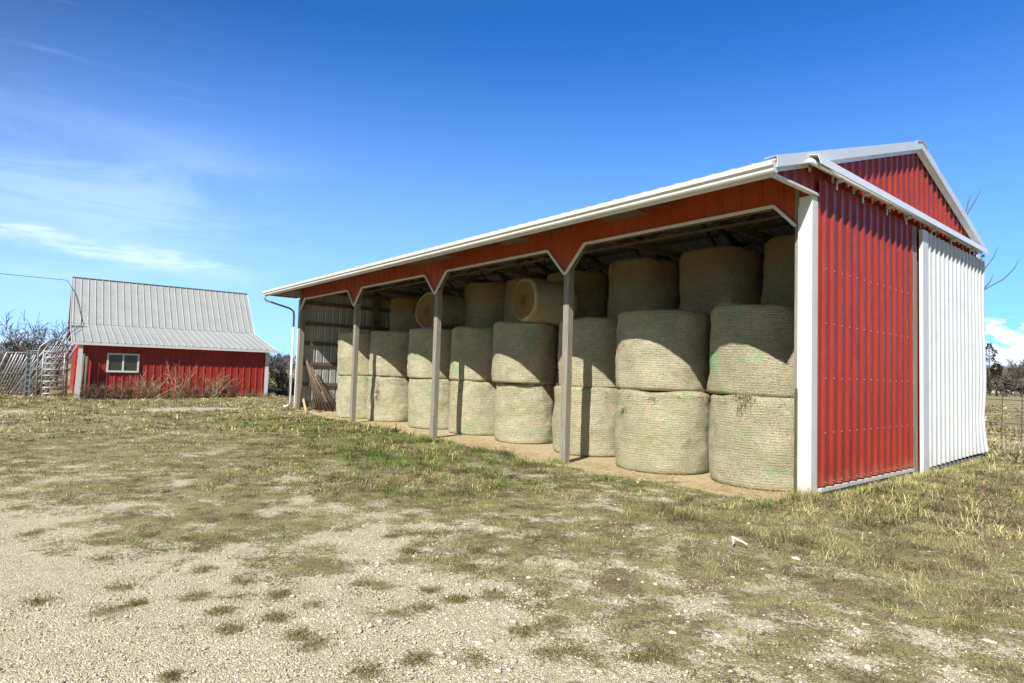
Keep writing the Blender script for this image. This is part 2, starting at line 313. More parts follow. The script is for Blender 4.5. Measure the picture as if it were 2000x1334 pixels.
TF=np.array([(-1.52,-8.41),(-1.55,-7.92),(-3.67,-8.39),(-2.41,-7.94),(-1.06,-8.04),(-1.11,-7.87),(-0.62,-7.44),(-1.02,-7.52),(-0.84,-7.30),(-0.72,-7.01),(-0.37,-6.90),(-0.31,-7.18),(-1.62,-7.33),(-1.12,-7.15),(0.22,-7.14),(0.17,-7.89),(-0.58,-6.41),(-0.43,-6.33),(-0.14,-6.09),(0.12,-5.99),(0.10,-6.29),(0.11,-6.50),(0.23,-5.73),(0.42,-5.41),(0.88,-5.70),(1.24,-5.88),(1.42,-5.88),(0.72,-7.02),(0.97,-6.46),(1.73,-5.50),(1.15,-4.88),])
CX,CY=3.9,-8.66
rt=np.random.RandomState(23)
T2=np.stack([rt.uniform(-6.5,3,260),rt.uniform(-8.6,-.9,260)],-1)
TF=np.concatenate([TF,T2[(fbm(T2[:,0]*.8,T2[:,1]*.8,301,2)>.47)&(T2[:,1]>-7.6+.0*T2[:,0])][:120]])
def warp(X,Y):      # distances count relative to how far away the ground is from the yard corner
    dx,dy=X-CX,Y-CY; d=np.hypot(dx,dy)+.3
    return np.log(d)*2.2,np.arctan2(-dx,dy)*2.2
cpu,cpv=warp(CP[:,0],CP[:,1])
def smooth(a,b,x):
    t_=np.clip((x-a)/(b-a),0,1); return t_*t_*(3-2*t_)
def fields(X,Y):
    u,v=warp(X,Y); W_=0;A=np.zeros((3,)+X.shape)
    for i in range(len(CP)):
        d2=(u-cpu[i])**2+(v-cpv[i])**2
        k=1/(d2+.012)**2; W_=W_+k
        for j in range(3): A[j]+=k*CP[i,2+j]
    A/=W_
    veg,green,tall=A
    n=fbm(X*1.5,Y*1.5,3,4)*.40+fbm(X*4.6,Y*4.6,9,4)*.60
    veg=veg+.13*np.exp(-((veg-.52)/.2)**2)+(n-.5)*3.0*(1-np.abs(veg-.5)*1.2)
    green=green+(fbm(X*.9,Y*.9,21,3)-.5)*1.1
    tall=tall*(.45+1.1*fbm(X*1.7,Y*1.7,33,2))
    # creeping tufts on the bare gravel
    tf=np.zeros(X.shape)
    for i,(a,b) in enumerate(TF):
        d=np.hypot(X-a,(Y-b))/(.09+.04*((i*7)%5)/4)/(.75+.6*vnoise(X*9,Y*9,50+i))
        tf=np.maximum(tf,1-smooth(.6,1.25,d))
    # tan chaff strip under the shed's front
    edge=-.20+1.0*(fbm(X*.9,Y*0+3,41,3)-.5)*2+.12*(fbm(X*5,Y*5,5,2)-.5)
    tan=smooth(edge-.12,edge+.12,Y)*(X<.05)*(X>-19.9)*(Y<9)
    bay4=smooth(-17.0,-14.6,X); edgeg=smooth(-.2,.5,Y)
    tan=tan*np.where(X<-15,edgeg,1)
    veg=np.clip(veg,0,1)*(1-tan)
    # bare pale patches near the old barn
    for (a,b,ra,rb) in ((-20.8,-3.3,.8,1.9),(-21.3,-8.6,.9,1.5),(-18.6,-1.0,.5,.9)):
        d=np.hypot((X-a)/ra,(Y-b)/rb)+(fbm(X*2,Y*2,77,3)-.5)*.6
        veg=veg*smooth(.75,1.05,d)
    return np.clip(veg,0,1),np.clip(green,0,1),np.clip(tall,0,1.2),tan,tf
def gz(X,Y):
    z=-.10+.05*(fbm(X*.35,Y*.35,61,3)-.5)+.025*(fbm(X*1.4,Y*1.4,62,3)-.5)
    z=z+.10*np.exp(-((X-.3)/1.2)**2)*smooth(-1.2,.2,Y)*smooth(16,9,Y)      # turf banked along the end wall
    inside=smooth(-.9,.1,Y)*(1-smooth(8.5,9.2,Y))*smooth(-20.4,-19.6,X)*(1-smooth(-.5,.05,X))
    z=z*(1-inside)+(-.10-.09*smooth(-18.6,-17.6,X)+.10*smooth(-.9,.05,X))*inside
    bb=np.exp(-((X+28.3)/2.5)**2)*smooth(-4,2,Y)*(1-smooth(3,6,Y)); z=z+.10*bb
    far=np.hypot(X-CX,Y-CY); z=np.where(far>60,z-0*far,z)
    return z
def axis(lo,hi,step,far,g=1.22):
    a=list(np.arange(lo,hi+1e-6,step)); s=step
    x=hi
    while x<far: s*=g; x+=s; a.append(x)
    s=step;x=lo
    while x>-far: s*=g; x-=s; a.insert(0,x)
    return np.array(a)
ax=axis(-13,5,.09,2500); ay=axis(-9.5,4,.09,2500)
GX,GY=np.meshgrid(ax,ay,indexing='ij'); GZ=gz(GX,GY)
veg,green,tall,tan,tf=fields(GX,GY)
GZ=GZ+.012*(vnoise(GX*7,GY*7,5)-.5)*(1-tan)+.02*veg*(vnoise(GX*5,GY*5,15))
nx,ny=GX.shape
verts=np.stack([GX,GY,GZ],-1).reshape(-1,3)
idx=np.arange(nx*ny).reshape(nx,ny)
faces=np.stack([idx[:-1,:-1],idx[1:,:-1],idx[1:,1:],idx[:-1,1:]],-1).reshape(-1,4)
def npmesh(name,verts,faces,colors=None,cname='col'):
    me=bpy.data.meshes.new(name); k=faces.shape[1]
    me.vertices.add(len(verts)); me.vertices.foreach_set('co',verts.astype(np.float32).ravel())
    me.loops.add(faces.size); me.loops.foreach_set('vertex_index',faces.astype(np.int32).ravel())
    me.polygons.add(len(faces)); me.polygons.foreach_set('loop_start',np.arange(0,faces.size,k,dtype=np.int32))
    me.update(calc_edges=True)
    if colors is not None:
        a=me.color_attributes.new(cname,'FLOAT_COLOR','POINT'); c=np.ones((len(verts),4),np.float32); c[:,:3]=colors; a.data.foreach_set('color',c.ravel())
    return me
me=npmesh('ground',verts,faces,np.stack([np.maximum(veg,0),green,tan],-1).reshape(-1,3),'fields')
a=me.color_attributes.new('tuft','FLOAT_COLOR','POINT'); cc4=np.ones((nx*ny,4),np.float32); cc4[:,0]=tf.ravel(); a.data.foreach_set('color',cc4.ravel())
me.polygons.foreach_set('use_smooth',[True]*len(me.polygons))
m,t,b=newmat('yard_ground'); g=t.n('ShaderNodeNewGeometry').outputs['Position']
at=t.n('ShaderNodeVertexColor'); at.layer_name='fields'; sp=t.n('ShaderNodeSeparateColor'); t.l(at.outputs[0],sp.inputs[0])
at2=t.n('ShaderNodeVertexColor'); at2.layer_name='tuft'; sp2=t.n('ShaderNodeSeparateColor'); t.l(at2.outputs[0],sp2.inputs[0])
def voro(sc,feat='F1',vec=None):
    v=t.n('ShaderNodeTexVoronoi'); v.feature=feat; v.inputs['Scale'].default_value=sc; t.l(vec or g,v.inputs['Vector']); return v
v1=voro(34); v2=voro(85); v1e=voro(34,'DISTANCE_TO_EDGE'); v2e=voro(85,'DISTANCE_TO_EDGE')
s1=t.n('ShaderNodeSeparateColor'); t.l(v1.outputs['Color'],s1.inputs[0]); s2=t.n('ShaderNodeSeparateColor'); t.l(v2.outputs['Color'],s2.inputs[0])
big=t.noise(g,.8,5,.6); med=t.noise(g,5,5,.6); fin=t.noise(g,40,4,.7)
gc=t.mix(t.ramp(med,.35,.7),(.66,.58,.39),(.56,.485,.315))
gc=t.mix(t.ramp(s2.outputs[0],.0,1,0,.75,False),gc,(.78,.71,.52))
gc=t.mix(t.ramp(s1.outputs[1],.72,.95,0,.8),gc,(.84,.79,.62))
gc=t.mix(t.m('MULTIPLY',t.ramp(s1.outputs[0],.86,.92),.5),gc,(.36,.33,.28))
gc=t.mix(t.ramp(v2e.outputs['Distance'],.02,.12,.30,0.),gc,(.30,.26,.17))
gc=t.mix(t.ramp(v1e.outputs['Distance'],.01,.07,.25,0.),gc,(.30,.25,.17))
gc=t.mix(t.ramp(t.noise(g,2.2,5,.65),.55,.75,0,.35),gc,(.46,.42,.28))
# vegetation litter
vc=t.mix(t.ramp(med,.35,.65),(.36,.315,.13),(.235,.225,.075))
vc=t.mix(t.ramp(t.noise(g,2.5,4,.6),.5,.65),vc,(.24,.165,.10))
vc=t.mix(t.m('MULTIPLY',t.ramp(sp.outputs[1],.35,.8),t.ramp(t.noise(g,3.1,3,.6),.38,.58)),vc,(.19,.225,.055))
vc=t.mix(t.ramp(sp.outputs[0],.15,.65,.75,0.),vc,(.17,.125,.07))
dkc=t.ramp(t.noise(g,3.3,5,.72,.6),.50,.60); vc=t.mix(t.m('MULTIPLY',dkc,.8),vc,(.105,.085,.035))
vc=t.mix(t.ramp(fin,.55,.66,0,.85),vc,(.56,.48,.28))
vc=t.mix(t.ramp(fin,.34,.46,.85,0.),vc,(.05,.042,.022))
mn_=t.m('ADD',t.m('MULTIPLY',t.noise(g,30,4,.7),.40),t.m('ADD',t.m('MULTIPLY',t.noise(g,9,5,.7),.36),t.m('MULTIPLY',t.noise(g,2.6,4,.6),.24)))
mk=t.m('ADD',sp.outputs[0],t.m('MULTIPLY',t.m('MULTIPLY',t.m('SUBTRACT',mn_,.5),4.2),t.ramp(sp.outputs[0],.02,.4,.35,1.)))
vm=t.ramp(mk,.36,.58)
fl=t.m('MULTIPLY',t.ramp(s2.outputs[1],.66,.74),t.ramp(t.noise(g,6,4,.7),.36,.56)); fl=t.m('MULTIPLY',fl,t.ramp(sp.outputs[0],.55,1.,.95,.15))
vm=t.m('MULTIPLY',vm,t.m('SUBTRACT',1.0,fl))
c=t.mix(t.m('MULTIPLY',vm,.93),gc,vc)
tcol=t.mix(t.ramp(fin,.4,.6),(.17,.12,.06),(.25,.21,.10))
c=t.mix(t.m('MULTIPLY',t.ramp(t.m('ADD',sp2.outputs[0],t.m('MULTIPLY',t.m('SUBTRACT',t.m('ADD',t.m('MULTIPLY',fin,.6),t.m('MULTIPLY',t.noise(g,14,4,.7),.4)),.5),2.6)),.50,.95),.72),c,tcol)
tn=t.mix(t.ramp(fin,.40,.60),(.70,.575,.37),(.55,.44,.265)); tn=t.mix(t.ramp(t.noise(g,3,4,.6),.45,.7,0,.5),tn,(.50,.40,.25))
c=t.mix(t.ramp(t.m('ADD',sp.outputs[2],t.m('MULTIPLY',t.m('SUBTRACT',t.noise(g,6,5,.7),.5),1.7)),.35,.60),c,tn)
t.l(c,b.inputs['Base Color']); b.inputs['Roughness'].default_value=.95; b.inputs['Specular IOR Level'].default_value=.1
h=t.m('ADD',t.m('MULTIPLY',t.ramp(v2e.outputs['Distance'],0,.22),.5),t.m('ADD',t.m('MULTIPLY',t.ramp(v1e.outputs['Distance'],0,.18),.6),t.m('MULTIPLY',fin,.9)))
bump(t,b,h,.8,.014); M['ground']=m
ground=link('ground',me,None,[m]); tag(ground,'gravel and rough grass farmyard ground','ground',kind='structure')

def sample(N,box):
    X=rs.uniform(box[0],box[1],N);Y=rs.uniform(box[2],box[3],N); return X,Y
def inview(X,Y,pad=1.30):
    d=np.stack([X-CX,Y-CY,-1.7+0*X],-1); z=d@np.array(cf); x=d@np.array(cr); y=d@np.array(cu)
    zz=np.maximum(z,.01)
    return (z>1.2)&(np.abs(x/zz)<.8427*pad)&(y/zz>-.5621*1.35)
def blocked(X,Y):
    return ((X<.02)&(X>-19.7)&(Y>.0)&(Y<8.9)) | ((X<-28.2)&(X>-36)&(Y>-6.3)&(Y<1.6)) | ((X<.2)&(X>-19.7)&(Y>8.7)&(Y<30)&((X-CX)/(Y-CY)<-.35))
# ---- grass blades (one uncountable cover)
def make_blades(cx,cy,length,lean,az,width,colr,seg2=True,curl=.6):
    n=len(cx); z0=gz(cx,cy)-.01
    dx,dy=np.cos(az),np.sin(az); wx,wy=-dy*width/2,dx*width/2
    h1=length*.55*np.cos(lean*.6); r1=length*.55*np.sin(lean*.6)
    h2=h1+length*.45*np.cos(np.minimum(lean*(1+curl),2.0)); r2=r1+length*.45*np.sin(np.minimum(lean*(1+curl),2.0))
    P=lambda r,h,s:np.stack([cx+dx*r+wx*s,cy+dy*r+wy*s,z0+h],-1)
    V=np.stack([P(0,0,-1),P(0,0,1),P(r1,h1,-.8),P(r1,h1,.8),P(r2,h2,0)],1).reshape(-1,3)
    b_=np.arange(n)[:,None]*5
    F=np.concatenate([b_+np.array([[0,1,3]]),b_+np.array([[0,3,2]]),b_+np.array([[2,3,4]])],0)
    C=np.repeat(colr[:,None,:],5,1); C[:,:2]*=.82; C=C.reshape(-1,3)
    return V,F,C
def grass_zone(N,box,lenmul,wid,nb,rmax=1e9,rmin=0,seed=0,bias=1.):
    X,Y=sample(N,box); d=np.hypot(X-CX,Y-CY); k=inview(X,Y)&~blocked(X,Y)&(d<rmax)&(d>=rmin); X,Y=X[k],Y[k]
    v,g_,tl,tn_,tf_=fields(X,Y); pr=np.clip((v-.30)*1.7,0,1)*bias*(.25+1.3*smooth(.38,.62,fbm(X*3.3,Y*3.3,91,3))); pr=np.maximum(pr,tf_*.0)
    k=rs.rand(len(X))<pr; X,Y,v,g_,tl=X[k],Y[k],v[k],g_[k],tl[k]
    n=len(X); size=(.35+1.35*rs.rand(n)**2.2)*(.28+tl*1.1)*(.55+.6*v)
    X=np.repeat(X,nb);Y=np.repeat(Y,nb);g2=np.repeat(g_,nb);sz=np.repeat(size,nb); tuft=np.repeat(rs.rand(n),nb); wnd=np.repeat(rs.uniform(0,6.28,n),nb); tl2=np.repeat(tl,nb)
    m_=len(X); a=rs.uniform(0,2*math.pi,m_); rad=rs.rand(m_)**.7*.045*(.5+sz)*lenmul
    px=X+np.cos(a)*rad; py=Y+np.sin(a)*rad
    L=.105*lenmul*sz*rs.uniform(.5,1.25,m_); lean=.55+rs.rand(m_)*1.2+.3*(1-np.minimum(tl2,1))
    az=a+rs.normal(0,.5,m_); az=np.where(rs.rand(m_)<.35,wnd+rs.normal(0,.4,m_),az)
    gr=g2-.06+(tuft-.5)*.8+rs.normal(0,.16,m_); gk=smooth(.25,.70,gr)[:,None]
    dry=np.array([.72,.62,.33]);olive=np.array([.42,.43,.13]);grn=np.array([.15,.26,.04]); brown=np.array([.28,.19,.11])
    c=dry*(1-gk)+np.where(gk>.6,grn,olive)*gk
    mot=smooth(.46,.60,fbm(px*3.1,py*3.1,401,3)); c=c*(1-.50*mot)[:,None]; bb=(rs.rand(m_)<.12+.30*mot)[:,None]; c=np.where(bb,brown,c); c=c*rs.uniform(.5,1.3,m_)[:,None]*(.65+.65*np.repeat(rs.rand(n),nb))[:,None]
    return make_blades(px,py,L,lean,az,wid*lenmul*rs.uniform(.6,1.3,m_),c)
def short_turf(N,box,rmax,rmin,L0,wd):
    X,Y=sample(N,box); d=np.hypot(X-CX,Y-CY); k=inview(X,Y)&~blocked(X,Y)&(d<rmax)&(d>=rmin); X,Y=X[k],Y[k]
    v,g_,tl,tn_,tf_=fields(X,Y); pr=np.clip((v-.12)*1.5,0,1)*(.15+1.25*smooth(.40,.62,fbm(X*6,Y*6,131,3)))
    k=rs.rand(len(X))<pr; X,Y,g_,v=X[k],Y[k],g_[k],v[k]; n=len(X); az=rs.uniform(0,6.28,n); L=L0*rs.uniform(.4,1.4,n); le=rs.uniform(.3,1.35,n)
    gk=smooth(.2,.7,g_+(fbm(X*4,Y*4,133,2)-.5)*1.2+rs.normal(0,.15,n))[:,None]
    c=np.array([.64,.55,.28])*(1-gk)+np.array([.24,.34,.06])*gk; c=np.where((rs.rand(n)<.25)[:,None],np.array([.30,.20,.12]),c)*rs.uniform(.45,1.3,n)[:,None]
    c=c*(1-.5*smooth(.46,.60,fbm(X*3.1,Y*3.1,401,3)))[:,None]; z0=gz(X,Y)-.004; dx,dy=np.cos(az),np.sin(az); w_=wd*rs.uniform(.6,1.3,n)
    V=np.stack([np.stack([X-dy*w_,Y+dx*w_,z0],-1),np.stack([X+dy*w_,Y-dx*w_,z0],-1),np.stack([X+dx*L*np.sin(le),Y+dy*L*np.sin(le),z0+L*np.cos(le)],-1)],1).reshape(-1,3)
    return V,np.arange(n*3).reshape(-1,3),np.repeat(c,3,0)
parts=[short_turf(330000,(-3.5,5.5,-10.0,3.5),8.5,0,.045,.0024),short_turf(300000,(-12,4.5,-9.6,12),16,8.5,.06,.004),short_turf(160000,(-33,6,-12,26),32,16,.09,.009),
       grass_zone(36000,(-3.5,5.5,-10.0,3.5),.88,.0042,17,rmax=8.5),
       grass_zone(46000,(-12,4.5,-9.6,12),1.15,.0075,15,rmin=8.5,rmax=16),
       grass_zone(70000,(-33,6,-12,26),1.55,.015,10,rmin=16,rmax=34),
       grass_zone(20000,(-60,14,-20,70),2.0,.05,5,rmin=34,rmax=85)]
# dark creeping tufts on the gravel
tx=[];ty=[]
for i,(a_,b_) in enumerate(TF):
    n=260; r_=(.09+.04*((i*7)%5)/4); q=rs.normal(0,.62,(n,2))*r_*(.6+.8*rs.rand()); tx+=list(a_+q[:,0]); ty+=list(b_+q[:,1])
tx=np.array(tx);ty=np.array(ty);n=len(tx)
cb=np.array([.17,.12,.055])+rs.rand(n,1)*np.array([[.16,.15,.05]])
parts.append(make_blades(tx,ty,rs.uniform(.015,.06,n),rs.uniform(.5,1.3,n),rs.uniform(0,6.28,n),rs.uniform(.003,.007,n),cb))
# shaggy row against the shed's end wall and round the posts
def fringe(x0,y0,x1,y1,n,L,seed,gcol):
    s=rs.rand(n); X=x0+(x1-x0)*s+rs.normal(0,.05,n); Y=y0+(y1-y0)*s+rs.normal(0,.05,n)
    c=np.where(rs.rand(n,1)<gcol,np.array([[.22,.30,.08]]),np.array([[.68,.57,.30]]))*rs.uniform(.7,1.25,(n,1))
    return make_blades(X,Y,L*rs.uniform(.4,1.2,n),rs.uniform(.15,.95,n),rs.uniform(0,6.28,n),rs.uniform(.004,.009,n),c)
parts+=[fringe(.26,.25,.26,8.3,4600,.13,1,.45),fringe(-.25,-.14,.2,-.14,700,.20,1,.3),fringe(-28.1,-6.1,-28.0,2.0,3500,.26,2,.15)]
for k,x in enumerate((-4.91,-9.83,-14.74,-19.6)): parts.append(fringe(x-.15,-.18,x+.15,-.18,350,.15,3,.6))
V=[];F=[];C=[];o_=0
for v_,f_,c_ in parts: V.append(v_);F.append(f_+o_);C.append(c_);o_+=len(v_)
me=npmesh('grass',np.concatenate(V),np.concatenate(F),np.concatenate(C))
print('GRASS verts',o_)
m,t,b=newmat('grass_blade'); at=t.n('ShaderNodeVertexColor'); at.layer_name='col'; t.l(at.outputs[0],b.inputs['Base Color']); b.inputs['Roughness'].default_value=.7; b.inputs['Specular IOR Level'].default_value=.25
tl_=t.n('ShaderNodeBsdfTranslucent'); t.l(at.outputs[0],tl_.inputs[0]); ms=t.n('ShaderNodeMixShader'); ms.inputs[0].default_value=.28
outn=[n for n in t.nt.nodes if n.type=='OUTPUT_MATERIAL'][0]; t.l(b.outputs[0],ms.inputs[1]); t.l(tl_.outputs[0],ms.inputs[2]); t.l(ms.outputs[0],outn.inputs[0])
tag(link('grass',me,None,[m]),'rough dry and green grass growing through the gravel','grass',kind='stuff')
# ---- wisps of hay trodden into the floor and spilling out of the bays
n=15000; X=rs.uniform(-19.3,-.1,n); Y=np.minimum(rs.normal(.35,.45,n),1.4); az=rs.uniform(0,6.28,n); L=rs.uniform(.03,.14,n); w_=rs.uniform(.0015,.004,n)
k=fbm(X*2.2,Y*2.2,205,3)+rs.normal(0,.07,n)>.47; X,Y,az,L,w_=X[k],Y[k],az[k],L[k],w_[k]; n=len(X)
dx,dy=np.cos(az),np.sin(az); z0=gz(X,Y)+.012; z1=z0+rs.uniform(.0,.035,n)
V=np.stack([np.stack([X-dy*w_,Y+dx*w_,z0],-1),np.stack([X+dy*w_,Y-dx*w_,z0],-1),np.stack([X+dx*L+dy*w_,Y+dy*L-dx*w_,z1],-1),np.stack([X+dx*L-dy*w_,Y+dy*L+dx*w_,z1],-1)],1).reshape(-1,3)
c_s=np.array([.70,.56,.30])*rs.uniform(.45,1.15,(n,1))
me=npmesh('loose_hay',V,np.arange(n*4).reshape(-1,4),np.repeat(c_s,4,0)); tag(link('loose_hay',me,None,[m]),'loose wisps of hay trodden into the tan dirt in front of the bales','hay',kind='stuff')
# ---- loose stones
def stones(N,box,smin,smax,rmax,rmin=0):
    X,Y=sample(N,box); d=np.hypot(X-CX,Y-CY); k=inview(X,Y)&~blocked(X,Y)&(d<rmax)&(d>=rmin); X,Y=X[k],Y[k]
    v,g_,tl,tn_,tf_=fields(X,Y); k=(rs.rand(len(X))<np.clip(1.15-v*1.25,.06,1)*(.30+.70*smooth(-4.5,1.5,X+.6*Y+4))*(1-.9*tf_))&(tn_<.5); return X[k],Y[k],smin+(smax-smin)*rs.rand(k.sum())**2.6
SX=[];
for a_ in ((60000,(-2,4.5,-9,-1.5),.004,.013,7.2),(16000,(-7,4.5,-9,4),.008,.020,12,6.5),(1100,(-1,4.5,-7,0),.015,.034,9)):
    SX.append(stones(*a_))
X=np.concatenate([s[0] for s in SX]);Y=np.concatenate([s[1] for s in SX]);S=np.concatenate([s[2] for s in SX]); n=len(X)
bm=bmesh.new(); bmesh.ops.create_icosphere(bm,subdivisions=1,radius=1); iv=np.array([v.co[:] for v in bm.verts]); ifc=np.array([[v.index for v in f.verts] for f in bm.faces]); bm.free()
jit=rs.uniform(.5,1.25,(n,len(iv),1)); an_=rs.uniform(0,6.28,n); st=np.stack([rs.uniform(.8,1.35,n),rs.uniform(.65,1.0,n),rs.uniform(.3,.6,n)],-1)
P=iv[None]*jit*st[:,None,:]*S[:,None,None]
ca,sa=np.cos(an_)[:,None],np.sin(an_)[:,None]; P=np.stack([P[...,0]*ca-P[...,1]*sa,P[...,0]*sa+P[...,1]*ca,P[...,2]],-1)
P=P+np.stack([X,Y,gz(X,Y)+S*.12+.004],-1)[:,None,:]
pal=np.array([[.62,.56,.43],[.72,.66,.52],[.54,.48,.36],[.82,.78,.68],[.62,.52,.34],[.40,.37,.31]]); cc_=pal[rs.choice(6,n,p=[.3,.25,.2,.1,.1,.05])]*rs.uniform(.8,1.15,(n,1))
me=npmesh('gravel',P.reshape(-1,3),(ifc[None]+np.arange(n)[:,None,None]*len(iv)).reshape(-1,3),np.repeat(cc_,len(iv),0))
print('STONES',n)
m,t,b=newmat('limestone'); at=t.n('ShaderNodeVertexColor'); at.layer_name='col'; g=t.n('ShaderNodeNewGeometry').outputs['Position']
t.l(t.mix(t.ramp(t.noise(g,90,3,.6),.35,.7,0,.3),at.outputs[0],(.36,.31,.22)),b.inputs['Base Color']); b.inputs['Roughness'].default_value=.9
tag(link('gravel',me,None,[m]),'loose crushed limestone scattered over the yard','gravel',kind='stuff')

# ---------------------------------------------------------------- ribbed sheet metal
def sheet(name,parent,O,U,V,N,L,lo,hi,mats,pitch=.3,h=.03,breaks=(),rows=1,disp=None,th=.004,phase=.0,minor=True,screws=None,rw=.045):
    """ribbed sheet: u runs along U (0..L), v along V from lo(u) to hi(u); ribs stand out along N"""
    O=Vector(O);U=Vector(U).normalized();V=Vector(V).normalized();N=Vector(N).normalized()
    prof=[(-rw,0),(-rw*.42,h),(rw*.42,h),(rw,0)]
    if minor: 
        for q in (1/3,2/3): prof+=[(pitch*q-.016,0),(pitch*q-.006,min(h,.03)*.16),(pitch*q+.006,min(h,.03)*.16),(pitch*q+.016,0)]
    us=[]; k0=-1
    for k in range(k0,int(L/pitch)+2):
        for a,b in prof: us.append((k*pitch+a+phase,b))
    us.sort(); xs=[a for a,b in us]; hs=[b for a,b in us]
    f=lambda u: float(np.interp(u,xs,hs))
    pts=sorted(set([0.,L]+[round(a,5) for a in xs if 0<a<L]+[round(b,5) for b in breaks if 0<b<L]))
    mb=MB(); vs=[];nr=rows+1
    for side in (0,1):
        for u in pts:
            l_,h_=lo(u),hi(u)
            for r_ in range(nr):
                v=l_+(h_-l_)*r_/rows; d=f(u)+(disp(u,v) if disp else 0)-side*th
                vs.append(O+U*u+V*v+N*d)
    n=len(pts); fo=[];fi=[]
    for i in range(n-1):
        for r_ in range(rows):
            a=i*nr+r_; fo.append((a,a+nr,a+nr+1,a+1)); b=n*nr+a; fi.append((b,b+1,b+nr+1,b+nr))
    ed=[]
    for i in range(n-1):
        a=i*nr;b=n*nr+a; ed.append((a,b,b+nr,a+nr)); a+=rows;b+=rows; ed.append((a,a+nr,b+nr,b))
    for i in (0,n-1):
        for r_ in range(rows): a=i*nr+r_;b=n*nr+a; ed.append((a,a+1,b+1,b))
    flip=U.cross(V).dot(N)<0
    mb.v=[tuple(v) for v in vs]; mb.f=fo+fi+ed; mb.mi=[0]*len(fo)+[1]*len(fi)+[0]*len(ed)
    if screws:
        for v in screws:
            k=0
            while k*pitch+phase<L:
                u=k*pitch+phase
                if u>.05 and lo(u)<v<hi(u):
                    p=O+U*u+V*v+N*(h+(disp(u,v) if disp else 0)); s_=.0075
                    q=[p-U*s_-V*s_,p+U*s_-V*s_,p+U*s_+V*s_,p-U*s_+V*s_]; q2=[x+N*.009 for x in q]
                    mb.add(q+q2,[(4,5,6,7),(0,1,5,4),(1,2,6,5),(2,3,7,6),(3,0,4,7)],2)
                k+=1
    me=bpy.data.meshes.new(name); me.from_pydata(mb.v,[],[fc[::-1] for fc in mb.f] if flip else mb.f)
    ml=list(mats)+([M['screw']] if screws and len(mats)<3 else [])
    o=link(name,me,parent,ml); me.polygons.foreach_set('material_index',mb.mi); me.update(); return o

M['screw']=simple('screw_head',(.50,.26,.22),.35)  # sheet red lightened, with a slight highlight mixed into the colour
# ---------------------------------------------------------------- hay shed
W=4.9128; D=8.35; XF=-4*W; RY=4.2; RZ=6.1; SL=.305
roofz=lambda y: RZ-SL*abs(y-RY)
shed=thing('hay_shed','long red and white metal pole shed with four open bays full of hay bales','shed',(0,0,0))
S=shed
# roof
c_=math.sqrt(1+SL*SL); fl=(RY+1.22)*c_; bl=(D+.05-RY)*c_
roof=sheet('roof',S,(XF-.4,RY,RZ),(1,0,0),(0,-1,-SL),(0,-SL,1),.12-XF+.4,lambda u:0.,lambda u:fl,(M['rooftop'],M['liner']),h=.018)
sheet('roof',S,(XF-.4,RY,RZ),(1,0,0),(0,1,-SL),(0,SL,1),.12-XF+.4,lambda u:0.,lambda u:bl,(M['rooftop'],M['liner']))
mb=MB(); mb.prism([(-.26,-.079),(0,.0),(.26,-.079),(.26,-.086),(0,-.012),(-.26,-.086)],(XF-.42,RY,RZ+.052),(0,1,0),(0,0,1),(1,0,0),.15-XF+.42)
mb.build('ridge_cap',M['silver'],S)
# gable and end walls
def gl(y): return roofz(y)-.045
lo_end=lambda u: (4.27 if u<1.38 else .12)
# near gable: overhang triangle, then wall
sheet('end_wall',S,(0,-1.18,0),(0,1,0),(0,0,1),(1,0,0),D+1.18,lambda u:4.27 if u<1.18 else .1,lambda u:gl(u-1.18),(M['red'],M['liner']),breaks=(RY+1.18,1.179,1.181),phase=.05,pitch=.272,h=.034,rw=.052)
sheet('far_wall',S,(XF,0,0),(0,1,0),(0,0,1),(-1,0,0),D,lambda u:.02,lambda u:gl(u),(M['red'],M['liner']),breaks=(RY,),phase=.1)
sheet('far_wall',S,(XF,-1.18,0),(0,1,0),(0,0,1),(-1,0,0),1.18,lambda u:4.27,lambda u:gl(u-1.18),(M['red'],M['liner']),phase=.1)
sheet('back_wall',S,(XF,D,0),(1,0,0),(0,0,1),(0,1,0),-XF,lambda u:.02,lambda u:gl(D)-.01,(M['red'],M['liner']))
# header with chamfered openings: u=0 at far corner
CH=.53; ZV=3.63; ZH=4.18
def hlo(u):
    x=u % W; a=min(x,W-x)
    return ZV+(ZH-ZV)*min(1,a/CH)
br=[]
for k in range(5): br+= [k*W-CH,k*W,k*W+CH]
hdr=sheet('header_panel',S,(XF,0,0),(1,0,0),(0,0,1),(0,-1,0),-XF-.0,hlo,lambda u:4.74,(M['red_header'],M['liner']),pitch=.335,h=.022,breaks=br,phase=.14,minor=False,rw=.03)
for k in range(4):
    x0=XF+k*W; x1=x0+W
    P=[(x0+.01,ZV+.0),(x0+CH,ZH),(x1-CH,ZH),(x1-.01,ZV+.0)]
    if k==3: P[3]=(x1-.2,ZV+.20)
    mb=MB()
    for a,b in zip(P[:-1],P[1:]):
        mb.beam((a[0],-.045,a[1]+.005),(b[0],-.045,b[1]+.005),.05,.045,up=(0,1,0),tw=math.pi/2)
    bevel(mb.build('opening_trim',M['trim'],S),.004)
    mb=MB()
    mb.beam((P[1][0],.05,ZH+.09),(P[2][0],.05,ZH+.09),.045,.22)
    mb.beam((P[1][0],.05,ZH+.10),(P[0][0]+.05,.05,ZV+.12),.045,.14); mb.beam((P[2][0],.05,ZH+.10),(P[3][0]-.05,.05,P[3][1]+.10),.045,.14)
    mb.build('header_beam',M['lumber'],S)
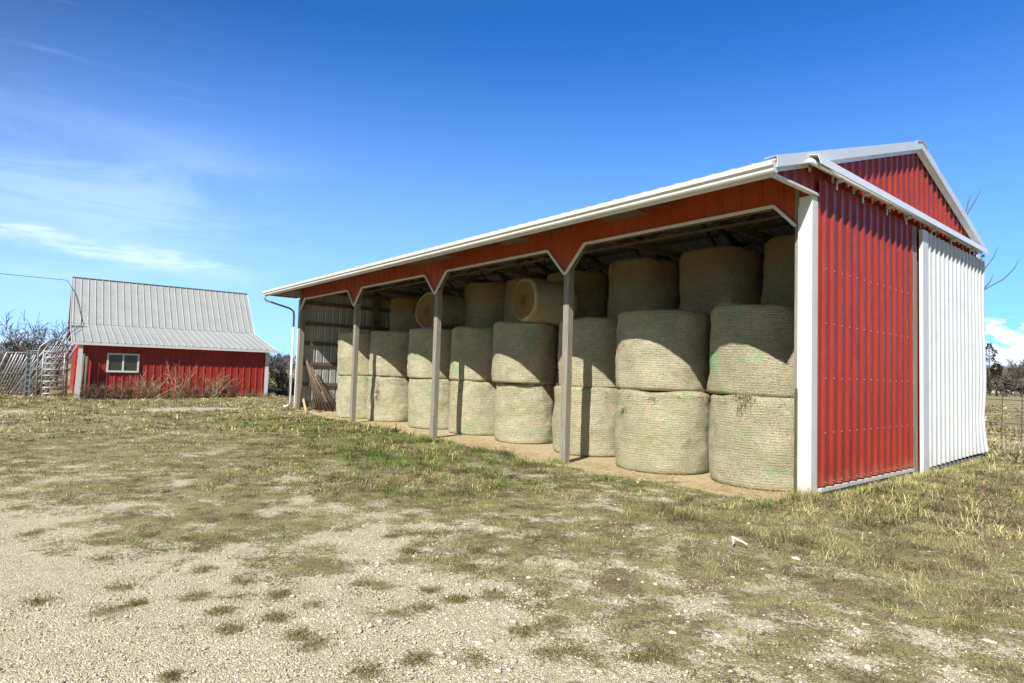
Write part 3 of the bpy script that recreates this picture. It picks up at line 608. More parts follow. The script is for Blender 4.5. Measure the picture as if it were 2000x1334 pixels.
# posts
for k in range(0,5):
    x=-k*W; w_=.155
    mb=MB()
    if k==0: mb.box((-.225,-.02,-.2),(-.165,.14,4.4)); nm='corner_post'
    elif k==4: mb.box((XF+.03,-.05,-.2),(XF+.20,.14,4.4)); nm='corner_post'
    else:
        mb.box((x-w_/2,.006,-.3),(x+w_/2,.15,4.45)); nm='post'
    o=mb.build(nm,M['post'],S); bevel(o,.006)
for k in range(1,5):
    mb=MB(); x=-k*W+(.12 if k==4 else 0); mb.box((x-.08,D-.22,-.3),(x+.08,D-.06,4.6)); mb.build('back_post',M['lumber'],S)
mb=MB(); mb.box((XF+.03,3.05,-.3),(XF+.21,3.26,5.5)); mb.build('wall_post',M['lumber'],S)
mb=MB(); mb.box((XF+.03,6.2,-.3),(XF+.21,6.4,5.2)); mb.build('wall_post',M['lumber'],S)
for z0,z1 in ((4.03,4.18),(3.22,3.36),(2.44,2.58),(1.65,1.77),(.84,.96),(.0,.2)):
    mb=MB(); mb.box((XF+.026,.15,z0),(XF+.07,3.05,z1)); mb.box((XF+.026,3.26,z0),(XF+.07,6.2,z1)); mb.box((XF+.026,6.4,z0),(XF+.07,D-.03,z1)); mb.build('wall_girt',M['lumber'],S)
for z0 in (.9,1.7,2.5,3.3,4.1):
    mb=MB(); mb.box((XF+.03,D-.06,z0),(-.05,D-.02,z0+.13)); mb.build('wall_girt',M['lumber'],S)
    mb=MB(); mb.box((-.06,.15,z0),(-.012,D-.06,z0+.13)); mb.build('wall_girt',M['lumber'],S)
# trusses and purlins
nt=9
for i in range(nt):
    x=-.1-i*(-XF-.2)/(nt-1) if 0<i<nt-1 else (-.12 if i==0 else XF+.28)
    x+= .11 if 0<i<nt-1 else 0
    mb=MB(); zt=lambda y: roofz(y)-.16
    mb.beam((x,.1,4.57),(x,D-.1,4.57),.045,.16)
    mb.beam((x,-1.12,zt(-1.12)),(x,RY,zt(RY)),.045,.14); mb.beam((x,D-.02,zt(D)),(x,RY,zt(RY)),.045,.14)
    for a,b in ((1.5,2.4),(2.4,RY),(D-1.5,D-2.4),(D-2.4,RY)): mb.beam((x+.002,a,4.62),(x+.002,b,zt(b)-.05),.04,.09)
    mb.build('roof_truss',M['lumber'],S)
for y in (-1.05,-.5,.55,1.2,1.85,2.5,3.1,3.8,4.6,5.3,6.0,6.7,7.4,8.1):
    mb=MB(); z=roofz(y)-.048; mb.beam((XF-.3,y,z),(-.03,y,z),.09,.04); mb.build('purlin',M['lumber'],S)
for (a,b) in (((-.6,1.6,4.47),(-9.6,1.6,4.47)),((-10.,1.6,4.47),(-19.3,1.6,4.47))):
    mb=MB(); mb.beam(a,b,.09,.04); mb.build('lateral_brace',M['lumber'],S)
for x in (-2.2,-6.9,-11.6): 
    mb=MB(); mb.beam((x,.12,4.30),(x+1.0,1.6,5.0),.04,.09); mb.beam((x-.4,.3,4.50),(x+1.5,1.3,4.50),.09,.04); mb.build('knee_brace',M['lumber'],S)
# fascia, gutter, drip edge
mb=MB(); mb.box((XF-.40,-1.20,4.235),(.10,-1.175,4.41)); mb.build('fascia',M['trim'],S)
mb=MB(); G=[(-1.203,4.390),(-1.203,4.265),(-1.285,4.265),(-1.30,4.285),(-1.30,4.32),(-1.335,4.345),(-1.335,4.400),(-1.32,4.400),(-1.32,4.355),(-1.288,4.33),(-1.288,4.29),(-1.278,4.278),(-1.218,4.278),(-1.218,4.390)]
mb.prism(G,(XF-.42,0,0),(0,1,0),(0,0,1),(1,0,0),.11-XF+.42)
for x in (XF-.42,.108): mb.prism([(-1.203,4.265),(-1.285,4.265),(-1.30,4.285),(-1.30,4.32),(-1.335,4.345),(-1.335,4.400),(-1.203,4.400)],(x,0,0),(0,1,0),(0,0,1),(1,0,0),.004)
mb.build('gutter',M['gutter'],S)
mb=MB(); mb.box((XF-.42,-1.27,4.428),(.12,-1.20,4.434)); mb.box((XF-.42,-1.274,4.408),(.12,-1.268,4.434)); mb.build('drip_edge',M['rooftop'],S)
# soffit pieces under the overhang
for i,(x0,x1) in enumerate(((XF-.38,XF+.0),(-9.6,-7.9),(-5.95,-5.15),(-3.1,-2.3))):
    mb=MB(); mb.box((x0,-1.17,4.27),(x1,-.035 if i==0 else -.72,4.285)); mb.build('soffit_board',M['soffit'],S)
# rake trims
def rake(y0,y1,name):
    mb=MB(); sg=1 if y1>y0 else -1
    a=Vector((.135,y0,roofz(y0)+.035)); b=Vector((.135,y1,roofz(y1)+.035))
    def strip(x0,x1,zt,zb):
        vs=[(x0,y0,roofz(y0)+zt),(x0,y1,roofz(y1)+zt),(x0,y1,roofz(y1)+zb),(x0,y0,roofz(y0)+zb)]
        vs+=[(x1,)+v[1:] for v in vs]
        mb.add(vs,[(0,1,2,3),(7,6,5,4),(0,4,5,1),(1,5,6,2),(2,6,7,3),(3,7,4,0)])
    strip(.125,.133,.045,-.110); strip(-.05,.1249,.045,.038); strip(.042,.1249,-.103,-.110); strip(.040,.046,-.1101,-.165)
    n=int(abs(y1-y0)/.45)
    for i in range(n): 
        y=y0+(y1-y0)*(i+.5)/n; mb.box((.046,y-.011,roofz(y)-.148),(.056,y+.011,roofz(y)-.128))
    return mb.build(name,M['silver'],S)
rake(-1.25,RY,'rake_trim'); rake(D+.06,RY+.002,'rake_trim')
mb=MB(); mb.beam((.035,-1.26,4.262),(.035,.10,4.262),.07,.04); bevel(mb.build('soffit_trim',M['trim'],S),.006)
# corner trims
mb=MB(); mb.box((-.150,-.05,-.05),(.038,-.042,4.236)); mb.box((.030,-.0419,-.05),(.038,.13,4.236)); mb.box((-.150,-.0525,1.63),(.040,-.0501,1.636)); mb.box((-.158,-.062,-.05),(-.146,-.05,4.1))
mb.build('corner_trim',M['trim'],S)
mb=MB(); mb.box((XF-.055,-.055,0),(XF+.025,-.047,4.20)); mb.box((XF-.055,-.0469,0),(XF-.047,.15,4.2)); mb.build('corner_trim',M['trim'],S)
mb=MB(); mb.box((-.06,D-.2,.1),(.05,D+.05,4.6)); mb.build('corner_trim',M['trim'],S)
# downspout
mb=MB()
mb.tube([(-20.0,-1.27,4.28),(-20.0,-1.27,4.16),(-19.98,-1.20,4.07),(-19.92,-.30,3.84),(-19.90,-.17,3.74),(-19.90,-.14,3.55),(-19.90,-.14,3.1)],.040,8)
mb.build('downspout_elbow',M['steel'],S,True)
mb=MB()
mb.tube([(-19.90,-.14,3.12),(-19.90,-.14,.16),(-19.90,-.20,.05),(-19.90,-.38,-.0)],.050,8)
mb.build('downspout',M['trim'],S,True)
# skirt and sill under the doors
mb=MB(); mb.box((-.02,.16,-.3),(.035,D,.1)); mb.build('skirt_board',M['skirt'],S)
# door track, cover, rollers
mb=MB(); mb.tube([(.16,-.40,4.61),(.16,7.95,4.61)],.040,10); mb.build('door_track',M['silver'],S,True)
mb=MB(); Cv=[(.034,4.715),(.17,4.705),(.262,4.680),(.300,4.545),(.293,4.543),(.255,4.673),(.17,4.698),(.034,4.708)]
mb.prism(Cv,(0,-.38,0),(1,0,0),(0,0,1),(0,1,0),8.36); mb.build('track_cover',M['silver'],S)
for y in (-.15,.6,1.35,2.1,2.85,3.6,4.4,5.3,6.2,7.1,7.9):
    mb=MB(); mb.box((.034,y-.03,4.55),(.046,y+.03,4.70)); mb.box((.046,y-.03,4.64),(.25,y+.03,4.652)); mb.build('track_bracket',M['silver'],S)
red=sheet('sliding_door',S,(.056,.12,0),(0,1,0),(0,0,1),(1,0,0),3.72,lambda u:.14,lambda u:4.50,(M['red'],M['liner']),pitch=.272,phase=.14,h=.037,rw=.056,rows=1,screws=(.2,.89,1.66,2.44,3.22),th=.006)
mb=MB(); mb.box((.046,.14,.07),(.098,3.86,.118)); mb.build('door_sill',M['trim'],red)
mb=MB(); mb.box((.037,.16,.0),(.060,3.86,.069)); mb.build('door_frame',M['skirt'],red)
for y in (.55,1.5,2.5,3.4):
    mb=MB(); mb.tube([(.14,y,4.55),(.20,y,4.55)],.035,10); mb.box((.115,y-.02,4.42),(.125,y+.02,4.55)); mb.build('roller',M['silver'],red)
mb=MB(); mb.box((.04,3.90,.0),(.075,4.08,4.5)); mb.build('jamb_board',M['post'],S)
def dent(u,v):
    q=max(0,(u-2.6)/1.75); lowp=max(0,1-v/1.05)
    return .16*q*q*lowp*lowp-.05*q**3*math.exp(-((v-.95)/.3)**2)+.018*math.sin(v*2.1+u)*q
wh=sheet('sliding_door',S,(.118,4.38,0),(0,1,0),(0,0,1),(1,0,0),4.02,lambda u:.09+.02*u,lambda u:4.46,(M['white'],M['liner']),pitch=.262,phase=.20,h=.037,rw=.054,rows=16,disp=dent,screws=(.3,1.0,1.72,2.5,3.3),th=.006)
wh['label']='white ribbed door bent out at its bottom corner'; red['label']='red ribbed door beside the white corner trim'
mb=MB(); mb.box((.105,4.10,-.02),(.165,4.41,4.46)); mb.build('door_edge_trim',M['trim'],wh)
mb=MB(); mb.box((.075,4.42,.02),(.112,8.4,.088)); mb.build('door_frame',M['skirt'],wh)
for y in (4.7,5.9,7.2,8.1):
    mb=MB(); mb.tube([(.14,y,4.55),(.20,y,4.55)],.035,10); mb.box((.13,y-.02,4.40),(.14,y+.02,4.55)); mb.build('roller',M['silver'],wh)

# ---------------------------------------------------------------- bales
def bale_mesh(name,r,h,seed,mats,squash=0.):
    nu,edge=84,.075; prof=[]
    prof.append((0,-h/2)); 
    for q in (.35,.7,.9): prof.append(((r-edge)*q,-h/2-.002))
    for k in range(5): a=k/4*math.pi/2; prof.append((r-edge+edge*math.sin(a),-h/2+edge-edge*math.cos(a)))
    nz=24
    for k in range(1,nz): prof.append((r,-h/2+edge+(h-2*edge)*k/nz))
    for k in range(5): a=k/4*math.pi/2; prof.append((r-edge+edge*math.cos(a),h/2-edge+edge*math.sin(a)))
    for q in (.9,.7,.35): prof.append(((r-edge)*q,h/2+.002))
    prof.append((0,h/2))
    v=[];off=Vector((seed*3.7,seed*1.9,seed*5.3))
    for i,(rr,z) in enumerate(prof):
        for k in range(nu):
            th=2*math.pi*k/nu; p=Vector((rr*math.cos(th),rr*math.sin(th),z))
            if rr>0:
                n1=mn.fractal(p*1.5+off,.9,2.0,3); n2=mn.noise(p*7+off)
                bulge=.012*math.cos(z/h*math.pi)
                wv=.003*math.sin(z*2*math.pi/.13+3*n1)+.006*mn.noise(p*22+off)
                s=1+(n1*.050+n2*.016+bulge*(1.2-.9*z/h)+wv*(rr>r*.9))*(rr/r)
                p.x*=s;p.y*=s; 
                p.z+= (mn.noise(Vector((math.cos(th)*1.4,math.sin(th)*1.4,z*.5))+off)*.045)*(abs(z)/(h/2))*(1 if z>0 else .2)
            v.append(tuple(p))
    f=[];mi=[];n=len(prof)
    for i in range(n-1):
        for k in range(nu):
            k2=(k+1)%nu; f.append((i*nu+k,i*nu+k2,(i+1)*nu+k2,(i+1)*nu+k)); mi.append(1 if (i<4 or i>n-6) else 0)
    me=bpy.data.meshes.new(name); me.from_pydata(v,[],f); 
    for m_ in mats: me.materials.append(m_)
    me.polygons.foreach_set('material_index',mi); me.polygons.foreach_set('use_smooth',[True]*len(f)); me.update(); return me
def straw_tuft(parent,c,n,spread,L,seed,outward,name='loose_straw',mat=None):
    rr=random.Random(seed); mb=MB()
    for i in range(n):
        p=Vector(c)+Vector((rr.uniform(-1,1)*spread[0],rr.uniform(-1,1)*spread[1],rr.uniform(-1,1)*spread[2]))
        d=(Vector(outward)+Vector((rr.gauss(0,.6),rr.gauss(0,.6),rr.gauss(0,.45)))).normalized(); l=L*rr.uniform(.4,1.3)
        s=d.cross(Vector((rr.random(),rr.random(),rr.random()))).normalized()*.0035
        q=p+d*l*.5; e=p+d*l+Vector((0,0,-l*.35*rr.random()))
        mb.add([p-s,p+s,q+s,q-s,e],[(0,1,2,3),(3,2,4)])
    me=bpy.data.meshes.new(name); me.from_pydata(mb.v,[],mb.f); return tag(link(name,me,parent,[mat or M['straw']]),kind='stuff')
FZ=-.19; BH=1.52
def bale(x,y,z,r,h,label,group,seed,rz=0,tilt=(0,0),lying=None,mats=None):
    me=bale_mesh('hay_bale',r,h,seed,mats or (M['hay'],M['hay']))
    o=bpy.data.objects.new('hay_bale',me); col.objects.link(o)
    o.location=(x,y,z+h/2); o.rotation_euler=(tilt[0],tilt[1],rz)
    if lying is not None: o.rotation_euler=(math.pi/2,0,lying); o.location=(x,y,z+r)
    tag(o,label,'hay bale',group); return o
g1='upright round hay bales standing on the shed floor'; g2='round hay bales of the second layer'; g3='round hay bales in the shaded top layer'
low=[(-16.84,1.34,0.84,'bottom bale of the leftmost stack, half behind the post nearest the leaning poles'),
 (-15.27,1.8,0.86,'bottom bale striped by the far post shadow, with dark shreds of net wrap'),
 (-12.5,1.81,0.84,'bottom bale just left of the middle weathered post, third stack from the left'),
 (-10.52,2.06,0.86,'bottom bale crossed by the shadow of the middle weathered post'),
 (-8.33,1.97,0.82,'bottom bale of the fifth stack from the left, left of the nearest weathered post'),
 (-5.85,1.86,0.87,'bottom bale crossed by the shadow of the nearest weathered post'),
 (-3.54,1.44,0.915,'bottom bale of the second stack from the white corner, banded with pale sheen'),
 (-1.55,1.64,0.89,'bottom bale right beside the white corner trim, marked with bluish green patches')]
upl=['second-layer bale on the leftmost stack, with a sunlit lower left half','second-layer bale of the second stack from the left, green smear near its top','second-layer bale under the small lying bale with the brown face','second-layer bale right of the middle weathered post, green spot at its upper right','second-layer bale directly below the lying bale with the bright golden face','second-layer bale behind the nearest weathered post, lit wedge at its foot','second-layer bale with a vertical green mark at its top, second stack from the white corner','second-layer bale beside the white corner trim, wisps of straw on its top']
rr=random.Random(5); lows=[];ups=[]
for i,((x,y,r,lab),lab2) in enumerate(zip(low,upl)):
    lows.append(bale(x,y,FZ+.0,r,BH,lab,g1,i+1,rr.uniform(0,6.28)))
    dx,dy=[(.02,-.03),(.0,.02),(-.08,-.02),(-.07,.03),(.02,-.10),(.02,.05),(-.15,.17),(-.09,.15)][i]
    ups.append(bale(x+dx,y+dy,FZ+BH-.005,r+[.0,-.01,.01,.0,.03,-.02,.0,.03][i],1.56,lab2,g2,i+21,rr.uniform(0,6.28),(rr.uniform(-.02,.02),rr.uniform(-.02,.02))))
T=[(-1.66,3.66,.88,'top-layer bale partly hidden by the white corner, highest on the right'),
 (-3.69,3.7,.88,'large top-layer bale above and left of the bale with straw wisps on top'),
 (-5.8,3.6,.88,'top-layer bale between the nearest weathered post and the largest top bale'),
 (-8.31,3.8,.88,'top-layer bale seen either side of the nearest weathered post'),
 (-10.18,3.79,.88,'top-layer bale showing just left of the golden-faced lying bale'),
 (-11.95,3.5,.88,'top-layer bale standing right of the brown-faced lying bale'),
 (-17,3.5,.88,'leftmost top-layer bale, amber brown, seen through the far bay')]
for i,(x,y,r,lab) in enumerate(T):
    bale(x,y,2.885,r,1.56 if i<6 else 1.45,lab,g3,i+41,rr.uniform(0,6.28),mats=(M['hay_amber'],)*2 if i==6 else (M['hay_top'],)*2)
bale(-7.62,1.92,2.88,.56,1.35,'small round bale lying on its side, bright golden end face toward the yard','small hay bales lying on their sides',61,lying=R(-8),mats=(M['hay'],M['hayface']))
bale(-12.74,2.12,2.88,.60,1.35,'small round bale lying on its side, brown end face with a dark split','small hay bales lying on their sides',62,lying=R(10),mats=(M['hay'],M['hayface']))
bpy.context.view_layer.update()
def loc(o,p): return o.matrix_world.inverted()@Vector(p)
def tuft_on(o,p,n,spread,L,seed,mat=None):
    lp=loc(o,p); outw=Vector((lp.x,lp.y,0)).normalized()+Vector((0,0,.3)); return straw_tuft(o,lp,n,spread,L,seed,outw,mat=mat)
straw_tuft(ups[7],loc(ups[7],(-2.0,1.25,2.90)),120,(.28,.28,.03),.14,1,(0,0,1))
straw_tuft(ups[6],loc(ups[6],(-3.3,1.2,2.90)),30,(.5,.3,.02),.08,2,(0,0,1))
tuft_on(lows[7],(-1.35,.78,1.30),170,(.3,.10,.05),.16,3,M['stem']); tuft_on(lows[6],(-3.75,.54,.98),60,(.10,.02,.03),.12,4)
tuft_on(lows[1],(-14.9,1.03,.85),60,(.06,.04,.30),.3,6,M['twig'])
for i in range(8):
    o=ups[i]; r_=low[i][2]; a=math.atan2(CY-low[i][1],CX-low[i][0])
    for k in range(9):
        b_=a+(k-4)*.24; px_,py_=low[i][0]+r_*math.cos(b_),low[i][1]+r_*math.sin(b_)
        if k%2: tuft_on(lows[i],(px_,py_,1.28),20,(.10,.10,.02),.08,100+i*9+k)
        else: tuft_on(o,(px_,py_,1.36),16,(.10,.10,.02),.07,200+i*9+k,M['stem'])

# ---------------------------------------------------------------- bits in the shed's far bay
rr=random.Random(11)
for i in range(15):
    a=i/14; bx=-19.15+.55*a+rr.uniform(-.06,.06); by=.62+.55*a+rr.uniform(-.12,.12)
    tx_=-19.42+rr.uniform(-.02,.08)+.10*a; ty_=.22+rr.uniform(-.03,.10)+.12*a; tz_=1.9-.35*a+rr.uniform(-.1,.08)
    mb=MB(); b0=Vector((bx,by,-.12)); t0=Vector((tx_,ty_,tz_)); mid=(b0+t0)/2+Vector((rr.uniform(-.02,.02),rr.uniform(-.02,.02),0))
    mb.tube([b0,mid,t0],[.024+.010*rr.random(),.022,.017],6)
    tag(mb.build('wooden_pole',M['pole'],None,True),'weathered brown pole leaning in the bundle inside the far end bay','pole','brown poles leaning together in the far bay')
mb=MB(); mb.beam((-18.95,.15,-.11),(-19.35,-.0+.17,.33),.03,.13); tag(mb.build('loose_board',M['newwood'],None),'short pale board propped at the foot of the far corner post','board')
mb=MB(); mb.box((-19.3,.5,-.125),(-18.6,.62,-.08)); tag(mb.build('timber_offcut',M['lumber'],None),'grey timber offcut lying on the ground under the leaning poles','timber')
# steel T posts
def tpost(x,y,h,label,mat,lean=0):
    mb=MB(); mb.box((x-.02,y-.004,-.3),(x+.02,y+.004,h)); mb.box((x-.004,y-.034,-.3),(x+.004,y-.0041,h))
    k=0.05
    while k<h-.05: mb.box((x-.009,y-.042,k),(x+.009,y-.0341,k+.018)); k+=.055
    return tag(mb.build('fence_post',mat,None),label,'fence post')
tpost(-.145,-.12,1.50,'olive green studded steel post standing against the white corner trim',M['green_steel'])
mb=MB(); mb.tube([(-19.25,-.42,-.15),(-19.22,-.40,1.25)],.014,6); tag(mb.build('steel_stake',M['dark_steel'],None),'thin dark steel stake beside the foot of the downspout','stake')

# ---------------------------------------------------------------- old barn
B=thing('barn','small old red barn with a steep grey metal roof flattening over its front','barn',(-28.33,-6.3,-.1))
def bp(mbuild): return mbuild
Bx,By0,By1=-28.33,-6.3,1.55
Bi=B.matrix_world
def reparent(o): o.location=(28.33,6.3,.1); return o
prof=[(-27.95,2.36),(-32.3,3.35),(-34.4,5.80),(-36.5,3.35),(-38.6,2.6)]
def bz(x): return float(np.interp(-x,[-p[0] for p in prof],[p[1] for p in prof]))
ya,yb=-6.62,1.85
reparent(sheet('front_wall',B,(Bx,By0,0),(0,1,0),(0,0,1),(1,0,0),By1-By0,lambda u:-.15,lambda u:bz(Bx)-.06,(M['red_old'],M['liner']),h=.03,minor=True,phase=.12,th=.02))
for yy,nn in ((By0,(0,-1,0)),(By1,(0,1,0))):
    reparent(sheet('end_wall',B,(Bx,yy,0),(-1,0,0),(0,0,1),nn,10.1,lambda u:-.15,lambda u:bz(Bx-u)-.05,(M['red_old'],M['liner']),breaks=(3.97,6.07,8.17),th=.02))
reparent(sheet('back_wall',B,(-38.4,By0,0),(0,1,0),(0,0,1),(-1,0,0),By1-By0,lambda u:-.15,lambda u:2.55,(M['red_old'],M['liner']),th=.02))
for i in range(4):
    (xa,za),(xb,zb)=prof[i],prof[i+1]; V_=Vector((xb-xa,0,zb-za)); L_=V_.length; V_.normalize(); N_=Vector((-V_.z,0,V_.x)); N_=N_ if N_.z>0 else -N_
    # overlap seams a little
    reparent(sheet('roof',B,(xa,ya,za+(.012 if i in(1,2) else 0)),(0,1,0),V_,N_,yb-ya,lambda u:-.0,lambda u:L_-.004,(M['galv'],M['liner']),pitch=.302,phase=.1,h=.030,minor=False,rw=.03))
mb=MB(); mb.beam((-34.4,ya-.02,5.825),(-34.4,yb+.02,5.825),.16,.03); reparent(mb.build('ridge_cap',M['galv'],B))
mb=MB(); mb.box((-27.97,ya-.02,2.24),(-27.945,yb+.05,2.35)); reparent(mb.build('fascia',M['trim'],B))
for y in (ya-.005,yb+.005):
    mb=MB()
    for i in range(4): mb.beam((prof[i][0],y,prof[i][1]-.03),(prof[i+1][0],y,prof[i+1][1]-.03),.02,.10)
    reparent(mb.build('rake_trim',M['silver'],B))
mb=MB(); mb.box((Bx+.035,By1-.13,-.1),(Bx+.045,By1+.05,2.24)); mb.box((Bx-.1,By1+.04,-.1),(Bx+.0349,By1+.05,2.24)); reparent(mb.build('corner_trim',M['trim'],B))
mb=MB(); mb.box((Bx+.035,By0-.05,-.1),(Bx+.045,By0+.10,2.24)); reparent(mb.build('corner_trim',M['trim'],B))
# window
wy0,wy1,wz0,wz1=-5.32,-4.09,1.08,1.93
mb=MB(); fx=Bx+.032
for a,b_ in (((fx,wy0,wz0),(fx+.05,wy0+.07,wz1)),((fx,wy1-.07,wz0),(fx+.05,wy1,wz1)),((fx,wy0+.07,wz1-.07),(fx+.05,wy1-.07,wz1)),((fx,wy0+.07,wz0),(fx+.06,wy1-.07,wz0+.08)),((fx,(wy0+wy1)/2-.035,wz0+.08),(fx+.045,(wy0+wy1)/2+.035,wz1-.07))): mb.box(a,b_)
wf=reparent(mb.build('window',M['trim'],B))
for a,b_ in ((wy0+.07,(wy0+wy1)/2-.035),((wy0+wy1)/2+.035,wy1-.07)):
    mb=MB(); mb.box((fx-.001,a+.001,wz0+.081),(fx+.012,b_-.001,wz1-.071)); mb.build('pane',M['glass'],wf)
B.rotation_euler=(0,0,R(-2.2))
# loose corner board and old posts left of the barn
def tilted(name,p,q,wx,wy,mat,label,cat,tw=0):
    mb=MB(); mb.beam(p,q,wx,wy,tw=tw); return tag(mb.build(name,M[mat],None),label,cat)
tilted('corner_board',(-28.05,-6.37,-.15),(-28.05,-6.30,2.12),.15,.05,'trim','bent white metal board standing at the left corner of the old barn','board',math.pi/2)
for (p,q,w_,lab) in (((-28.0,-6.20,-.2),(-28.0,-6.17,1.86),.08,'slim brown post next to the bent white board'),((-28.0,-6.05,-.2),(-28.0,-6.07,1.75),.12,'thicker dark post, right one of the pair by the barn corner')):
    mb=MB(); mb.tube([p,q],[w_*.55,w_*.5],7); tag(mb.build('wooden_post',M['darkpost'],None,True),lab,'post')
# arched walk-through gate
ag=thing('arched_gate','galvanised arched tube gate frame filled with horizontal rails by the barn','gate',(-29.8,-7.15,-.1))
def lt(mb,name,mat,par,off,smooth=True):
    o=mb.build(name,mat,par,smooth); o.location=tuple(-Vector(off)); return o
arch=[(-7.66,-.12),(-7.68,1.9),(-7.62,2.12),(-7.5,2.24),(-7.25,2.47),(-7.15,2.50),(-7.05,2.47),(-6.80,2.26),(-6.70,2.14),(-6.64,1.95),(-6.60,-.12)]
for dx,sc in ((0,1.0),(-.32,1.0)):
    mb=MB(); mb.tube([(-29.8+dx,y,z) for y,z in arch],.032,8); lt(mb,'arch_frame',M['steel'],ag,(-29.8,-7.15,-.1))
mb=MB()
for y,z in ((-7.66,1.0),(-7.68,1.9),(-6.60,1.0),(-6.64,1.9)):
    mb=MB(); mb.tube([(-29.8,y,z),(-30.12,y,z)],.02,6); lt(mb,'spacer',M['steel'],ag,(-29.8,-7.15,-.1))
mb=MB(); gy0,gy1=-7.50,-6.74
mb.tube([(-29.74,gy0,0),(-29.74,gy0,1.93)],.034,8); mb.tube([(-29.74,gy1,0),(-29.74,gy1,1.93)],.034,8)
for y in (gy0,gy1): mb.tube([(-29.98,y,-.05),(-29.98,y,1.83)],.026,8)
for y in (gy0,gy1): mb.tube([(-29.74,y,1.0),(-29.98,y,1.0)],.02,6)
for k in range(8):
    z=.06+k*(1.85/7); mb.tube([(-29.74,gy0,z),(-29.74,gy1+(.22 if k==4 else 0),z)],.036,8); mb.tube([(-29.98,gy0,z-.09),(-29.98,gy1,z-.09)],.026,8)
gp=lt(mb,'gate_leaf',M['steel'],ag,(-29.8,-7.15,-.1))
# drilled channel post
mb=MB(); px_,py_=-30.3,-7.98
mb.box((px_-.05,py_-.09,-.2),(px_+.05,py_-.05,1.96)); mb.box((px_-.05,py_+.04,-.2),(px_+.05,py_+.09,1.96)); mb.box((px_-.05,py_-.0499,-.2),(px_-.03,py_+.0399,1.96))
for z in np.arange(.1,1.9,.24): mb.box((px_-.0299,py_-.0499,z),(px_+.045,py_+.0399,z+.07))
for z in (1.93,1.1): mb.tube([(px_,py_+.09,z),(-29.95,-7.68,z)],.02,6)
tag(mb.build('channel_post',M['steel'],None),'grey steel channel post with cross plates, left of the arched gate','post')
# livestock panels on end, leaning
def panel(base,bdir,lean,height,width,label,nr=6):
    t_=thing('livestock_panel',label,'livestock panel',tuple(base),0,'galvanised livestock panels leaning by the barn')
    b=Vector((bdir[0],bdir[1],0)).normalized(); top=Vector((lean[0],lean[1],height))
    for k in range(nr):
        mb=MB(); a=b*(width*k/(nr-1)); mb.tube([a,a+top],.036 if k in(0,nr-1) else .030,6); mb.build('rail',M['steel'],t_,True)
    for q in (0.01,.5,.99):
        mb=MB(); mb.tube([top*q,top*q+b*width],.022,6); mb.build('crossbar',M['steel'],t_,True)
    return t_
panel((-32.9,-9.35,-.1),(-.35,.93),(.9,.62),1.95,1.15,'outermost short livestock panel at the left edge, leaning to the right')
panel((-32.4,-9.05,-.1),(-.35,.93),(.9,.66),1.95,1.15,'second short livestock panel from the left edge of the picture')
panel((-31.6,-8.55,-.1),(-.55,.83),(1.0,1.25),2.35,1.1,'middle-height livestock panel leaning behind the channel post')
panel((-31.9,-8.05,-.1),(-.55,.83),(.9,1.45),3.30,1.0,'tallest livestock panel, tucked behind the others near the roof edge')
# overhead cable
mb=MB(); cab=[(-34.4,-34,6.9),(-34.4,-22,6.0),(-34.4,-14,5.72),(-34.4,-9.2,5.62),(-34.38,-6.75,5.62),(-34.30,-6.6,5.60),(-33.6,-6.3,4.97),(-32.9,-6.12,4.16),(-32.35,-6.0,3.46),(-30.4,-6.3,3.02),(-29.2,-6.62,2.76)]
mb.tube(cab,.013,5); tag(mb.build('overhead_cable',M['cable'],None,True),'thin black cable coming from the left to the barn roof and draping over it','cable')
# scraps on the ground
rr=random.Random(3)
mb=MB(); P=[(.60,-3.00,-.045),(.575,-2.95,-.01),(.56,-2.96,.02),(.63,-2.90,-.02),(.68,-2.875,-.045)]
for i in range(4):
    a,b_=Vector(P[i]),Vector(P[i+1]); s=Vector((.003,.007,.004)); mb.add([a-s,a+s,b_+s,b_-s,a-s+Vector((0,0,.004)),a+s+Vector((0,0,.004)),b_+s+Vector((0,0,.004)),b_-s+Vector((0,0,.004))],[(0,1,2,3),(7,6,5,4),(0,4,5,1),(2,6,7,3)])
tag(mb.build('plastic_scrap',M['plastic'],None),'twisted scrap of white plastic lying in the grass in front of the corner','litter')
def rock(x,y,s,label,mat,seed):
    bm=bmesh.new(); bmesh.ops.create_icosphere(bm,subdivisions=2,radius=1)
    for v in bm.verts: v.co=Vector((v.co.x*s[0],v.co.y*s[1],v.co.z*s[2]))*(1+.35*mn.noise(v.co*1.7+Vector((seed,0,0))))
    me=bpy.data.meshes.new('rock'); bm.to_mesh(me); bm.free(); o=link('rock',me,None,[mat]); o.location=(x,y,float(gz(np.array([x]),np.array([y]))[0])+s[2]*.4); tag(o,label,'rock')
M['rock']=simple('pale_rock',(.72,.69,.60),.9,(.55,.50,.40),20)
rock(1.13,-2.80,(.045,.035,.02),'flat white stone in the grass right of the plastic scrap',M['rock'],1)
rock(2.77,-3.50,(.05,.025,.012),'white flake of stone near the right edge of the gravel',M['rock'],5)
rock(.10,-5.27,(.026,.022,.016),'small tan stone on the bare gravel in the middle foreground',M['rock'],9)

